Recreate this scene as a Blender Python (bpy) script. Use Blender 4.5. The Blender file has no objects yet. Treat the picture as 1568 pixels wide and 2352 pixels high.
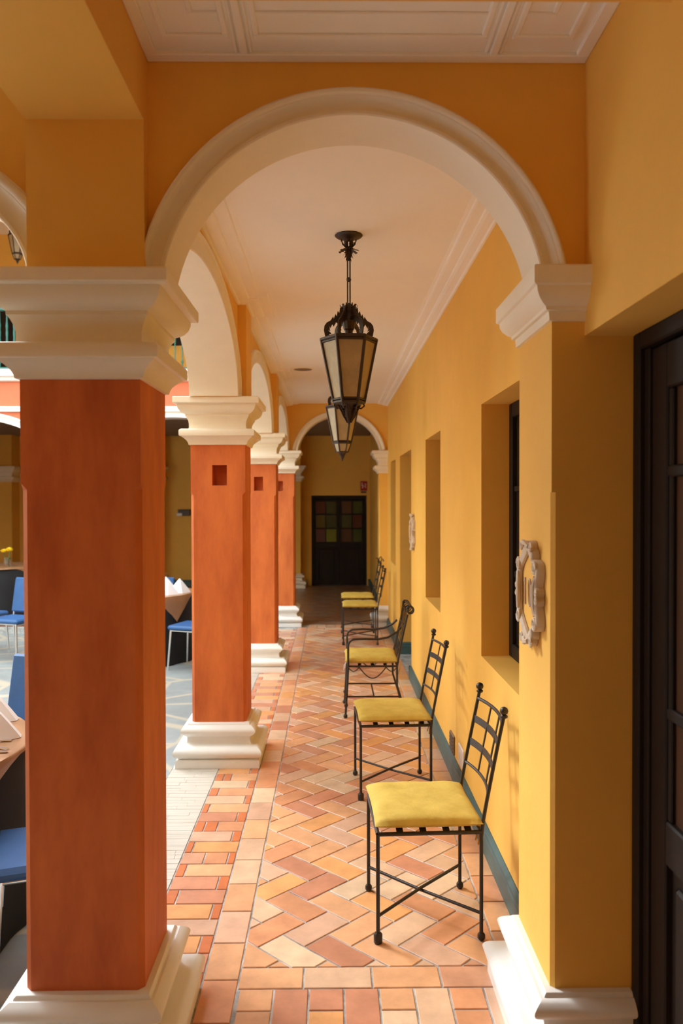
import bpy, math, random
from mathutils import Vector, Matrix
random.seed(7)
PI = math.pi
COL = bpy.context.scene.collection
SC = bpy.context.scene

# ------------------------------------------------------------------ mesh builder
class MB:
    def __init__(s): s.v = []; s.f = []; s.c = []
    def add(s, vs, fs, col=None):
        o = len(s.v); s.v += [tuple(p) for p in vs]
        for f in fs:
            s.f.append([i + o for i in f]); s.c.append(col)
        return s
    def box(s, x0, x1, y0, y1, z0, z1, col=None):
        v = [(x0,y0,z0),(x1,y0,z0),(x1,y1,z0),(x0,y1,z0),(x0,y0,z1),(x1,y0,z1),(x1,y1,z1),(x0,y1,z1)]
        return s.add(v, [(0,3,2,1),(4,5,6,7),(0,1,5,4),(1,2,6,5),(2,3,7,6),(3,0,4,7)], col)
    def rbox(s, x0, x1, y0, y1, z0, z1, r=.004):
        """box with chamfered edges"""
        vs=[]; idx={}
        X=(x0,x1);Y=(y0,y1);Z=(z0,z1)
        for i in (0,1):
            for j in (0,1):
                for k in (0,1):
                    sx=r if i==0 else -r; sy=r if j==0 else -r; sz=r if k==0 else -r
                    idx[i,j,k,'x']=len(vs); vs.append((X[i],Y[j]+sy,Z[k]+sz))
                    idx[i,j,k,'y']=len(vs); vs.append((X[i]+sx,Y[j],Z[k]+sz))
                    idx[i,j,k,'z']=len(vs); vs.append((X[i]+sx,Y[j]+sy,Z[k]))
        fs=[]
        g=lambda i,j,k,a: idx[i,j,k,a]
        for i in (0,1):
            fs.append([g(i,0,0,'x'),g(i,1,0,'x'),g(i,1,1,'x'),g(i,0,1,'x')])
            fs.append([g(0,i,0,'y'),g(1,i,0,'y'),g(1,i,1,'y'),g(0,i,1,'y')])
            fs.append([g(0,0,i,'z'),g(1,0,i,'z'),g(1,1,i,'z'),g(0,1,i,'z')])
            for j in (0,1):
                fs.append([g(i,j,0,'x'),g(i,j,1,'x'),g(i,j,1,'y'),g(i,j,0,'y')])
                fs.append([g(i,0,j,'x'),g(i,1,j,'x'),g(i,1,j,'z'),g(i,0,j,'z')])
                fs.append([g(0,i,j,'y'),g(1,i,j,'y'),g(1,i,j,'z'),g(0,i,j,'z')])
                for k in (0,1):
                    fs.append([g(i,j,k,'x'),g(i,j,k,'y'),g(i,j,k,'z')])
        return s.add(vs,fs)
    def tube(s, pts, r, n=8, closed=False, cap=True, flat=1.0):
        P=[Vector(p) for p in pts]; m=len(P)
        rr = r if isinstance(r,(list,tuple)) else [r]*m
        def tang(i):
            if closed: return (P[(i+1)%m]-P[i-1]).normalized()
            if i==0: return (P[1]-P[0]).normalized()
            if i==m-1: return (P[-1]-P[-2]).normalized()
            return (P[i+1]-P[i-1]).normalized()
        t=tang(0); a=Vector((0,0,1)) if abs(t.z)<.9 else Vector((1,0,0))
        nrm=(a-t*a.dot(t)).normalized(); vs=[]
        for i in range(m):
            t=tang(i); nrm=(nrm-t*nrm.dot(t)).normalized(); b=t.cross(nrm)
            for k in range(n):
                q=2*PI*k/n; vs.append(P[i]+(nrm*math.cos(q)+b*math.sin(q)*flat)*rr[i])
        fs=[]
        for i in range(m if closed else m-1):
            for k in range(n):
                a0=i*n+k; a1=i*n+(k+1)%n; b0=((i+1)%m)*n+k; b1=((i+1)%m)*n+(k+1)%n
                fs.append((a0,a1,b1,b0))
        if cap and not closed: fs += [tuple(range(n-1,-1,-1)), tuple(range((m-1)*n,m*n))]
        return s.add(vs,fs)
    def strap(s, pts, w, th, wdir):
        """flat bar: width w along wdir, thickness th"""
        P=[Vector(p) for p in pts]; wd=Vector(wdir).normalized(); vs=[]; m=len(P)
        for i in range(m):
            t=(P[min(i+1,m-1)]-P[max(i-1,0)]).normalized()
            wv=(wd-t*wd.dot(t)).normalized(); nv=t.cross(wv)
            for a,b in ((-1,-1),(1,-1),(1,1),(-1,1)): vs.append(P[i]+wv*a*w/2+nv*b*th/2)
        fs=[(3,2,1,0),tuple(range(m*4-4,m*4))]
        for i in range(m-1):
            for k in range(4):
                fs.append((i*4+k,i*4+(k+1)%4,i*4+4+(k+1)%4,i*4+4+k))
        return s.add(vs,fs)
    def lathe(s, prof, cx=0, cy=0, n=20, rot=0, squash=1):
        vs=[]; fs=[]; m=len(prof)
        for r,z in prof:
            for k in range(n):
                q=2*PI*k/n+rot; vs.append((cx+r*math.cos(q),cy+r*math.sin(q)*squash,z))
        for i in range(m-1):
            for k in range(n):
                fs.append((i*n+k,i*n+(k+1)%n,(i+1)*n+(k+1)%n,(i+1)*n+k))
        fs += [tuple(range(n-1,-1,-1)), tuple(range((m-1)*n,m*n))]
        return s.add(vs,fs)
    def sphere(s, c, r, n=12, m=8):
        prof=[(max(1e-4,r*math.sin(PI*i/m)), c[2]-r*math.cos(PI*i/m)) for i in range(m+1)]
        return s.lathe(prof,c[0],c[1],n)
    def rectlathe(s, prof, x0,x1,y0,y1, sides=(1,1,1,1)):
        """prof: (projection, z) mitred round the plan rectangle; sides = (-x,+x,-y,+y)"""
        vs=[]; fs=[]; m=len(prof)
        for p,z in prof:
            a,b,c,d=x0-p*sides[0],x1+p*sides[1],y0-p*sides[2],y1+p*sides[3]
            vs += [(a,c,z),(b,c,z),(b,d,z),(a,d,z)]
        for i in range(m-1):
            for k in range(4):
                fs.append((i*4+k,i*4+(k+1)%4,(i+1)*4+(k+1)%4,(i+1)*4+k))
        fs += [(3,2,1,0), tuple(range(m*4-4,m*4))]
        return s.add(vs,fs)
    def prism(s, poly, z0, z1, col=None):
        n=len(poly); vs=[(x,y,z0) for x,y in poly]+[(x,y,z1) for x,y in poly]
        fs=[tuple(range(n-1,-1,-1)),tuple(range(n,2*n))]+[(i,(i+1)%n,n+(i+1)%n,n+i) for i in range(n)]
        return s.add(vs,fs,col)
    def slab(s, poly, th, M):
        """planar polygon extruded by th along local z, through matrix M"""
        n=len(poly); vs=[M@Vector((x,y,-th/2)) for x,y in poly]+[M@Vector((x,y,th/2)) for x,y in poly]
        fs=[tuple(range(n-1,-1,-1)),tuple(range(n,2*n))]+[(i,(i+1)%n,n+(i+1)%n,n+i) for i in range(n)]
        return s.add(vs,fs)
    def xf(s, M):
        s.v=[tuple(M@Vector(p)) for p in s.v]; return s
    def build(s, name, mat, parent=None, smooth=None, **tags):
        me=bpy.data.meshes.new(name); me.from_pydata(s.v,[],s.f); me.update()
        if any(c is not None for c in s.c):
            at=me.color_attributes.new('tile','FLOAT_COLOR','CORNER'); buf=[]
            for p,c in zip(me.polygons,s.c):
                c=c or (1,1,1)
                for _ in range(p.loop_total): buf += [c[0],c[1],c[2],1]
            at.data.foreach_set('color',buf)
        import bmesh
        bm=bmesh.new(); bm.from_mesh(me); bmesh.ops.recalc_face_normals(bm,faces=bm.faces); bm.to_mesh(me); bm.free()
        if smooth:
            me.shade_smooth(); me.set_sharp_from_angle(angle=math.radians(smooth))
        me.materials.append(mat)
        o=bpy.data.objects.new(name,me); COL.objects.link(o)
        if parent is not None: o.parent=parent
        for k,v in tags.items(): o[k]=v
        return o

def thing(name,label,cat,loc=(0,0,0),rz=0,group=None):
    o=bpy.data.objects.new(name,None); COL.objects.link(o); o.empty_display_size=.1
    o.location=loc; o.rotation_euler=(0,0,rz); o['label']=label; o['category']=cat
    if group: o['group']=group
    return o
def tag(o,label,cat,group=None,kind=None):
    o['label']=label; o['category']=cat
    if group: o['group']=group
    if kind: o['kind']=kind
    return o
def struct(mb,name,mat,label,cat,smooth=None,parent=None):
    o=mb.build(name,mat,parent,smooth)
    if parent is None: tag(o,label,cat,kind='structure')
    return o
def dup(root,loc,rz=0,label=None,group=None):
    def cp(o,par):
        c=o.copy(); COL.objects.link(c)
        if par is not None: c.parent=par
        for ch in list(o.children): cp(ch,c)
        return c
    r=cp(root,None); r.location=loc; r.rotation_euler=(0,0,rz)
    if label: r['label']=label
    if group: r['group']=group
    return r

# ------------------------------------------------------------------ materials
def mat(name,col,rough=.6,metal=0.,var=.0,vs=3.,bump=0.,bs=40.,spec=.5,stretch=None,col2=None,attr=False,coat=0,alpha=None,trans=0):
    m=bpy.data.materials.new(name); m.use_nodes=True; nt=m.node_tree; N=nt.nodes; L=nt.links
    b=N['Principled BSDF']; b.inputs['Roughness'].default_value=rough; b.inputs['Metallic'].default_value=metal
    b.inputs['Specular IOR Level'].default_value=spec; b.inputs['Base Color'].default_value=(*col,1)
    if coat: b.inputs['Coat Weight'].default_value=coat; b.inputs['Coat Roughness'].default_value=.25
    if trans: b.inputs['Transmission Weight'].default_value=trans
    tc=N.new('ShaderNodeTexCoord'); vec=tc.outputs['Object']
    if stretch:
        mp=N.new('ShaderNodeMapping'); mp.inputs['Scale'].default_value=stretch; L.new(vec,mp.inputs['Vector']); vec=mp.outputs['Vector']
    src=None
    if attr:
        a=N.new('ShaderNodeAttribute'); a.attribute_name='tile'; src=a.outputs['Color']
    if var:
        nz=N.new('ShaderNodeTexNoise'); nz.inputs['Scale'].default_value=vs; nz.inputs['Detail'].default_value=6; nz.inputs['Roughness'].default_value=.62
        L.new(vec,nz.inputs['Vector'])
        rp=N.new('ShaderNodeValToRGB'); rp.color_ramp.elements[0].position=.3; rp.color_ramp.elements[1].position=.72
        c2=col2 or tuple(min(1,c*(1+var)) for c in col); c1=tuple(c*(1-var) for c in col)
        if attr:
            c1=(1-var,)*3; c2=col2 or (1+var*.6,)*3
        rp.color_ramp.elements[0].color=(*c1,1); rp.color_ramp.elements[1].color=(*c2,1)
        L.new(nz.outputs['Fac'],rp.inputs['Fac'])
        if src:
            mx=N.new('ShaderNodeMix'); mx.data_type='RGBA'; mx.blend_type='MULTIPLY'; mx.inputs[0].default_value=1
            L.new(src,mx.inputs[6]); L.new(rp.outputs['Color'],mx.inputs[7]); src=mx.outputs[2]
        else: src=rp.outputs['Color']
    if src: L.new(src,b.inputs['Base Color'])
    if bump:
        nb=N.new('ShaderNodeTexNoise'); nb.inputs['Scale'].default_value=bs; nb.inputs['Detail'].default_value=5
        L.new(vec,nb.inputs['Vector']); bp=N.new('ShaderNodeBump'); bp.inputs['Strength'].default_value=bump; bp.inputs['Distance'].default_value=.01
        L.new(nb.outputs['Fac'],bp.inputs['Height']); L.new(bp.outputs['Normal'],b.inputs['Normal'])
    return m
M={}
M['yellow']=mat('yellow_plaster',(.84,.492,.092),.75,var=.06,vs=1.6,bump=.12,bs=26)
M['trim']=mat('cream_trim_paint',(.855,.785,.645),.5,var=.03,vs=5,bump=.04,bs=30)
M['ceildark']=mat('shade_toned_ceiling',(.26,.20,.155),.8,var=.05,vs=2)  # ceiling colour darkened to stand in for the far gallery's shade
M['plaster']=mat('dark_cream_plaster',(.60,.50,.385),.55,var=.1,vs=20)  # plaque cream, darker than the trim
M['white']=mat('white_base_paint',(.82,.815,.78),.45,var=.03,vs=6,bump=.05,bs=30)
M['ceil']=mat('ceiling_paint',(.93,.91,.86),.7,var=.03,vs=1.2)
M['terra']=mat('terracotta_limewash',(.62,.125,.022),.68,var=.22,vs=6,bump=.12,bs=20,stretch=(1,1,.28),col2=(.78,.215,.045))
M['salmon']=mat('salmon_plaster',(.60,.15,.07),.75,var=.08,vs=3)
M['iron']=mat('wrought_iron',(.022,.016,.013),.42,var=.25,vs=40,spec=.5)
M['bronze']=mat('dark_bronze',(.035,.018,.010),.5,var=.3,vs=30)
M['cushion']=mat('yellow_velvet',(.56,.385,.05),.8,var=.12,vs=14,bump=.15,bs=90,col2=(.64,.46,.085))
M['piping']=mat('ochre_tie',(.55,.30,.03),.8)
M['teal']=mat('teal_skirting_paint',(.05,.115,.12),.45,var=.25,vs=6)
M['wood']=mat('dark_door_wood',(.014,.008,.005),.62,spec=.25,var=.3,vs=8,stretch=(1,1,.15))
M['woodp']=mat('brown_door_panel',(.06,.022,.007),.5,spec=.3,var=.3,vs=6,stretch=(1,1,.15))
M['tile']=mat('terracotta_tile',(1,1,1),.33,var=.20,vs=9,attr=True,bump=.10,bs=18,spec=.5,coat=.25)
M['grout']=mat('grey_grout',(.22,.235,.23),.24,var=.25,vs=11,bump=.1,bs=60,col2=(.62,.64,.63))  # pale blotches in the colour stand in for glints on the joints
M['stone']=mat('pale_stone_edging',(.52,.475,.405),.6,var=.15,vs=12,stretch=(.3,6,1))
M['flag']=None
M['black']=mat('black_cloth',(.006,.006,.008),.85)
M['tan']=mat('tan_satin_cloth',(.34,.17,.075),.45,var=.1,vs=6)
M['napkin']=mat('white_linen',(.80,.82,.86),.6)
M['blue']=mat('blue_upholstery',(.022,.095,.27),.6,var=.1,vs=10)
M['chrome']=mat('chrome',(.75,.76,.77),.18,1.)
M['green']=mat('dark_green_paint',(.015,.11,.085),.4,var=.2,vs=20)
M['glass']=mat('clear_glass',(.95,.97,.96),.03,trans=1.)
M['lglass']=mat('frosted_amber_glass',(.38,.30,.17),.28,var=.22,vs=7,spec=.6)
M['plasticw']=mat('white_plastic',(.8,.8,.78),.35)
M['red']=mat('red_sign_paint',(.40,.015,.02),.5)
M['dark']=mat('dark_grey_metal',(.05,.045,.04),.5)
M['flower']=mat('yellow_petals',(.85,.62,.01),.6,var=.15,vs=30)
M['leaf']=mat('green_leaf',(.05,.14,.03),.6)
M['silver']=mat('cutlery_steel',(.8,.8,.8),.15,1.)
M['grille']=mat('tan_grille',(.22,.15,.085),.6)
for k,c in dict(red=(.07,.008,.008),green=(.015,.05,.008),lime=(.12,.15,.010),amber=(.08,.065,.008),rose=(.09,.035,.035),brown=(.06,.022,.014),dkgreen=(.012,.035,.012)).items():
    M['sg_'+k]=mat('stained_glass_'+k,c,.2)
# courtyard flagstones
def flag():
    m=bpy.data.materials.new('grey_flagstone'); m.use_nodes=True; nt=m.node_tree; N=nt.nodes; L=nt.links; b=N['Principled BSDF']
    tc=N.new('ShaderNodeTexCoord'); mp=N.new('ShaderNodeMapping'); mp.inputs['Rotation'].default_value=(0,0,.5); L.new(tc.outputs['Object'],mp.inputs['Vector'])
    v=N.new('ShaderNodeTexVoronoi'); v.feature='DISTANCE_TO_EDGE'; v.inputs['Scale'].default_value=1.7; L.new(mp.outputs['Vector'],v.inputs['Vector'])
    v2=N.new('ShaderNodeTexVoronoi'); v2.inputs['Scale'].default_value=1.7; L.new(mp.outputs['Vector'],v2.inputs['Vector'])
    r=N.new('ShaderNodeValToRGB'); r.color_ramp.elements[0].position=.02; r.color_ramp.elements[1].position=.05
    L.new(v.outputs['Distance'],r.inputs['Fac'])
    nz=N.new('ShaderNodeTexNoise'); nz.inputs['Scale'].default_value=5; nz.inputs['Detail'].default_value=8; L.new(tc.outputs['Object'],nz.inputs['Vector'])
    r2=N.new('ShaderNodeValToRGB'); r2.color_ramp.elements[0].color=(.17,.195,.20,1); r2.color_ramp.elements[1].color=(.34,.375,.38,1); L.new(nz.outputs['Fac'],r2.inputs['Fac'])
    mx=N.new('ShaderNodeMix'); mx.data_type='RGBA'; L.new(r.outputs['Color'],mx.inputs[0]); mx.inputs[6].default_value=(.42,.38,.30,1); L.new(r2.outputs['Color'],mx.inputs[7])
    L.new(mx.outputs[2],b.inputs['Base Color']); b.inputs['Roughness'].default_value=.55
    return m
M['flag']=flag()

# ------------------------------------------------------------------ key dimensions
XW=.744           # right wall plane
XP0,XP1=-.905,-.557   # pillar shaft in x
PY=[2.372,5.21,8.048,10.886]; PD=.352
ZC=2.985          # corridor ceiling
ZCAP=2.350        # capital top
YEND=16.

# ------------------------------------------------------------------ camera
def camera():
    f,pi_,ya,ro,H=1866.,.0155,.0113,-.0024,1.7
    r=Vector((math.cos(ya),-math.sin(ya),0)); g=Vector((math.sin(ya),math.cos(ya),0)); k=Vector((0,0,1))
    fw=math.cos(pi_)*g-math.sin(pi_)*k; up=math.sin(pi_)*g+math.cos(pi_)*k
    c,s=math.cos(ro),math.sin(ro); r2=c*r+s*up; u2=c*up-s*r
    cd=bpy.data.cameras.new('camera'); co=bpy.data.objects.new('camera',cd); COL.objects.link(co)
    mw=Matrix((r2,u2,-fw)).transposed().to_4x4(); mw.translation=(0,0,H); co.matrix_world=mw
    cd.sensor_fit='VERTICAL'; cd.sensor_height=36; cd.sensor_width=24; cd.lens=36*f/2352
    cd.clip_start=.05; cd.dof.use_dof=True; cd.dof.focus_distance=3.6; cd.dof.aperture_fstop=3.0
    SC.camera=co
camera()

# ------------------------------------------------------------------ floor
GR=.007
TC=[((.66,.27,.11),5),((.72,.36,.16),5),((.68,.44,.27),4),((.72,.52,.33),3),((.52,.19,.09),3),((.74,.33,.09),3),((.66,.40,.26),3),((.58,.27,.15),2)]
def tcol():
    t=random.uniform(0,sum(w for _,w in TC))
    for c,w in TC:
        t-=w
        if t<=0: break
    k=random.uniform(.90,1.12); return tuple(min(.9,(x*.83+b*.17)*k) for x,b in zip(c,(.74,.52,.40)))
def clip(poly,x0,x1,y0,y1):
    for ax,val,sg in ((0,x0,1),(0,x1,-1),(1,y0,1),(1,y1,-1)):
        out=[]
        for i in range(len(poly)):
            a,b=poly[i-1],poly[i]; da=(a[ax]-val)*sg; db=(b[ax]-val)*sg
            if da>=0: 
                if not out or out[-1]!=a: out.append(a)
                if db<0: t=da/(da-db); out.append((a[0]+(b[0]-a[0])*t,a[1]+(b[1]-a[1])*t))
            elif db>=0:
                t=da/(da-db); out.append((a[0]+(b[0]-a[0])*t,a[1]+(b[1]-a[1])*t))
        poly=out
        if len(poly)<3: return None
    return poly
def area(p): return abs(sum(p[i-1][0]*p[i][1]-p[i][0]*p[i-1][1] for i in range(len(p))))/2
def inset(poly,d):
    n=len(poly); 
    s=sum(poly[i-1][0]*poly[i][1]-poly[i][0]*poly[i-1][1] for i in range(n))
    if s<0: poly=poly[::-1]
    out=[]
    for i in range(n):
        p0,p1,p2=Vector(poly[i-1]),Vector(poly[i]),Vector(poly[(i+1)%n])
        a=(p1-p0); b=(p2-p1)
        if a.length<1e-6 or b.length<1e-6: return None
        a.normalize(); b.normalize(); n1=Vector((-a.y,a.x)); n2=Vector((-b.y,b.x))
        m=n1+n2; k=m.dot(n1)
        if k<.2: return None
        out.append(tuple(p1+m*(d/k)))
    return out
def tilepoly(mb,poly,col,drop=0.):
    q=[]
    for p in poly:
        if not q or (Vector(p)-Vector(q[-1])).length>1e-4: q.append(p)
    if len(q)>2 and (Vector(q[0])-Vector(q[-1])).length<1e-4: q.pop()
    if len(q)<3 or area(q)<2.5e-4: return
    o=inset(q,GR/2)
    if not o or area(o)>area(q): return
    t=inset(o,.0022)
    if not t or area(t)>area(o): return
    n=len(o); vs=[(x,y,-.008) for x,y in o]+[(x,y,-.0022-drop) for x,y in o]+[(x,y,0-drop) for x,y in t]
    fs=[tuple(range(2*n,3*n))]
    for i in range(n):
        j=(i+1)%n; fs += [(i,j,n+j,n+i),(n+i,n+j,2*n+j,2*n+i)]
    mb.add(vs,fs,col)
def rect(x0,x1,y0,y1): return [(x0,y0),(x1,y0),(x1,y1),(x0,y1)]
def herring(mb,x0,x1,y0,y1,ox,oy,w=.1255,k=1.):
    c=math.sqrt(.5)
    def P(a,b): return (ox+(a*c+b*c)*w, oy+(-a*c+b*c)*w)   # brick axes: a -> (+x,-y), b -> (+x,+y)
    R=int(max(y1-y0,x1-x0)/w)+60
    for i in range(-R,R):
        for j in range(-R,R):
            m=(i-j)%4
            if m==0: q=[P(i,j),P(i+2,j),P(i+2,j+1),P(i,j+1)]
            elif m==3: q=[P(i,j),P(i+1,j),P(i+1,j+2),P(i,j+2)]
            else: continue
            xs=[p[0] for p in q]; ys=[p[1] for p in q]
            if max(xs)<x0 or min(xs)>x1 or max(ys)<y0 or min(ys)>y1: continue
            r=clip(q,x0,x1,y0,y1)
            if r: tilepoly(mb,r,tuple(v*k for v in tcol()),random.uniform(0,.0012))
def build_floor():
    mb=MB()
    Y0,Y1=2.93,10.62
    herring(mb,-.335,.617,Y0,Y1,-.287,3.42)
    y=2.855-.24*4
    while y<Y1:                                   # left border course
        tilepoly(mb,rect(-.463,-.335,y,y+.24),tcol()); y+=.24
    y=2.93
    while y<Y1:                                   # right border course
        tilepoly(mb,rect(.617,.727,y,y+.235),tcol()); y+=.235
    y=1.9; k=0
    while y<10.6:                                 # brick-on-edge course by the pillars
        a=random.uniform(.035,.055); c=tcol()
        if k%2: xs=[-.72,-.463-a,-.463]
        else: xs=[-.72,-.72+a,-.463]
        if random.random()<.18: xs=sorted(xs+[random.uniform(-.62,-.53)])
        for i in range(len(xs)-1):
            tilepoly(mb,rect(xs[i],xs[i+1],y,y+.125),(.58,.17,.06) if xs[i+1]-xs[i]<.07 else tcol())
        y+=.125; k+=1
    for yy0,yy1 in ((2.80,2.93),(10.62,10.75)):   # threshold stretchers
        x=-.335-.014
        while x<.72:
            tilepoly(mb,rect(max(x,-.335),min(x+.243,.727),yy0,yy1),tcol()); x+=.243
    for yy0,yy1 in ((2.555,2.80),(10.75,11.0)):
        x=-.327; k=0
        while x<.72:
            x2=min(x+.121,.727)
            if k%2==0:
                m=(yy0+yy1)/2; tilepoly(mb,rect(x,x2,yy0,m),tcol()); tilepoly(mb,rect(x,x2,m,yy1),tcol())
            else: tilepoly(mb,rect(x,x2,yy0,yy1),tcol())
            x+=.121; k+=1
    herring(mb,-.335,.88,1.2,2.555,-.287,3.42)
    herring(mb,-.9,.73,11.0,15.97,-.287,3.42,k=.42)  # far gallery tiles coloured darker, putting its deep shade into the floor
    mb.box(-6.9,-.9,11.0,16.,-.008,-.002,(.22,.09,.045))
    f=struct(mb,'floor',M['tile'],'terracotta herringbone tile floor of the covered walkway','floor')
    g=MB(); g.box(-1.02,1.1,-2,16.2,-.14,-.0042); g.box(-6.9,-1.02,11.0,16.2,-.14,-.0085); g.box(-6.9,-1.02,-2,2.36,-.14,-.0042)
    struct(g,'grout_bed',M['grout'],'','floor',parent=f)
    s=MB(); y=2.0
    while y<10.6:
        h=random.choice((.045,.05,.055)); cut=random.uniform(-.98,-.75)
        s.box(-1.012,cut-.001,y+.001,y+h-.001,-.12,-.0005+random.uniform(-.0006,.0004)); s.box(cut+.001,-.724,y+.001,y+h-.001,-.02,-.0005+random.uniform(-.0006,.0004)); y+=h
    s.box(-1.01,-.726,2.0,10.6,-.11,-.0022)
    struct(s,'trim_1',M['stone'],'pale narrow stone edging between courtyard paving and walkway tiles','edging')
    c=MB(); c.box(-9.2,-1.02,2.36,11.0,-.24,-.10)
    struct(c,'floor_courtyard',M['flag'],'grey flagstone paving of the open courtyard','floor')
build_floor()

# ------------------------------------------------------------------ walls with openings
def grid_wall(mb,us,zs,holes,place):
    """box panels on a u-z grid leaving out the holes (u0,u1,z0,z1)"""
    U=sorted(set(us+[h[0] for h in holes]+[h[1] for h in holes])); Z=sorted(set(zs+[h[2] for h in holes]+[h[3] for h in holes]))
    for a,b in zip(U,U[1:]):
        runs=[]; 
        for c,d in zip(Z,Z[1:]):
            m=((a+b)/2,(c+d)/2)
            if any(h[0]<m[0]<h[1] and h[2]<m[1]<h[3] for h in holes): continue
            if runs and abs(runs[-1][1]-c)<1e-9: runs[-1][1]=d
            else: runs.append([c,d])
        for c,d in runs: place(a,b,c,d)
WIN=[(3.16,4.05),(5.585,6.475),(9.55,10.35)]; WZ=(.915,2.172)
DOOR3=(7.655,8.935)
def right_wall():
    mb=MB()
    holes=[(a,b,*WZ) for a,b in WIN]+[(*DOOR3,-.1,2.172),(.95,2.392,-.1,2.18)]
    grid_wall(mb,[-2,16.15],[-.1,3.1],holes,lambda a,b,c,d: mb.box(XW,1.02,a,b,c,d))
    mb.box(1.02,1.16,-2,16.15,-.1,3.1)
    struct(mb,'wall_right',M['yellow'],'long yellow plaster wall with deep window and door recesses','wall')
    for i,(a,b) in enumerate(WIN):
        w=MB(); X=.882
        for y0,y1,z0,z1 in ((a,a+.06,*WZ),(b-.06,b,*WZ),(a+.06,b-.06,WZ[0],WZ[0]+.07),(a+.06,b-.06,WZ[1]-.07,WZ[1]),((a+b)/2-.03,(a+b)/2+.03,WZ[0]+.07,WZ[1]-.07)):
            w.rbox(X,X+.06,y0,y1,z0,z1,.006)
        o=struct(w,'window_%d'%(i+1),M['wood'],['dark wooden window set deep behind the number plaque','dark wooden window between the second and third chairs','dark wooden window near the far end of the wall'][i],'window')
        for y0,y1 in ((a+.06,(a+b)/2-.03),((a+b)/2+.03,b-.06)):
            p=MB(); p.box(X+.025,X+.032,y0,y1,WZ[0]+.07,WZ[1]-.07); p.build('pane',M['wood'],o)
            q=MB()
            for z in (1.33,1.75): q.rbox(X+.012,X+.034,y0,y1,z-.015,z+.015,.004)
            q.build('glazing_bar',M['wood'],o)
    # recessed door farther down
    a,b=DOOR3; d=MB(); X=.884
    d.box(X,X+.06,a,a+.08,0,2.172); d.box(X,X+.06,b-.08,b,0,2.172); d.box(X,X+.06,a+.08,b-.08,2.09,2.172)
    o=struct(d,'door_2',M['wood'],'dark wooden door in the recess halfway down the yellow wall','door')
    for y0,y1 in ((a+.08,(a+b)/2),((a+b)/2,b-.08)):
        l=MB(); l.rbox(X+.015,X+.05,y0+.003,y1-.003,.005,2.088,.004)
        for z0,z1 in ((.15,.75),(.9,1.45),(1.55,2.0)): l.rbox(X+.006,X+.02,y0+.09,y1-.09,z0,z1,.006)
        l.build('door_leaf',M['wood'],o)
right_wall()

# near door at the right edge of the picture
def near_door():
    X=.884; a,b=.95,2.385; f=MB()
    f.rbox(X,X+.07,b-.05,b,0,2.18,.005); f.rbox(X,X+.07,a,a+.05,0,2.18,.005); f.rbox(X,X+.07,a+.05,b-.05,2.13,2.18,.005)
    f.rbox(X+.015,X+.07,b-.085,b-.05,0,2.13,.004)
    o=struct(f,'door_1',M['wood'],'tall dark glazed wooden door at the right edge, in the near recess','door')
    mid=(a+b)/2
    for y0,y1 in ((mid+.004,b-.09),(a+.09,mid-.004)):
        l=MB(); S=.10; x0=X+.022; x1=X+.062
        for q in ((y0,y0+S,.01,2.125),(y1-S,y1,.01,2.125),(y0+S,y1-S,.01,.16),(y0+S,y1-S,.70,.82),(y0+S,y1-S,2.0,2.125)): l.rbox(x0,x1,*q,.005)
        lo=l.build('door_leaf',M['wood'],o)
        g=MB()
        for z in (1.115,1.775): g.rbox(x0+.003,x1-.006,y0+S,y1-S,z-.016,z+.016,.004)
        g.rbox(x0+.006,x1-.008,y0+S,y0+S+.025,.82,2.0,.004); g.rbox(x0+.006,x1-.008,y1-S-.025,y1-S,.82,2.0,.004)
        g.build('glazing_bar',M['wood'],lo)
        p=MB(); p.box(x0+.018,x0+.024,y0+S,y1-S,.82,2.0); p.build('pane',M['woodp'],lo)
        p=MB(); p.box(x0+.02,x0+.03,y0+S,y1-S,.16,.70); p.rbox(x0+.008,x0+.024,y0+S+.04,y1-S-.04,.20,.66,.012); p.build('lower_panel',M['wood'],lo)
near_door()

# ------------------------------------------------------------------ arches
def arch_pts(cu,a,b,zs,n=40,zmin=None,zc=None):
    """upper half ellipse; zc=centre height when the arc is clipped at zs"""
    zc=zs if zc is None else zc
    t0=math.asin(max(0,(zs-zc)/b)) if zs>zc else 0
    return [(cu+a*math.cos(t),zc+b*math.sin(t)) for t in [PI-t0-(PI-2*t0)*i/n for i in range(n+1)]]
def arch_wall(mb,u0,u1,z0,z1,arches,pt):
    """wall u0..u1, z0..z1 pierced by arch curves (lists of (u,z), left to right); pt(u,z,side 0/1)"""
    cur=u0; segs=[]
    for A in arches:
        if A[0][0]>cur+1e-6: segs.append([(cur,z0),(A[0][0],z0)])
        segs.append(A); cur=A[-1][0]
    if u1>cur+1e-6: segs.append([(cur,z0),(u1,z0)])
    for S in segs:
        n=len(S); vs=[]
        for u,z in S: vs += [pt(u,z,0),pt(u,z,1),pt(u,z1,0),pt(u,z1,1)]
        fs=[]
        for i in range(n-1):
            a=i*4; b=a+4
            fs += [(a,b,b+2,a+2),(a+1,a+3,b+3,b+1),(a,a+1,b+1,b),(a+2,b+2,b+3,a+3)]
        fs += [(0,2,3,1),((n-1)*4,(n-1)*4+1,(n-1)*4+3,(n-1)*4+2)]
        mb.add(vs,fs)
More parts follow.
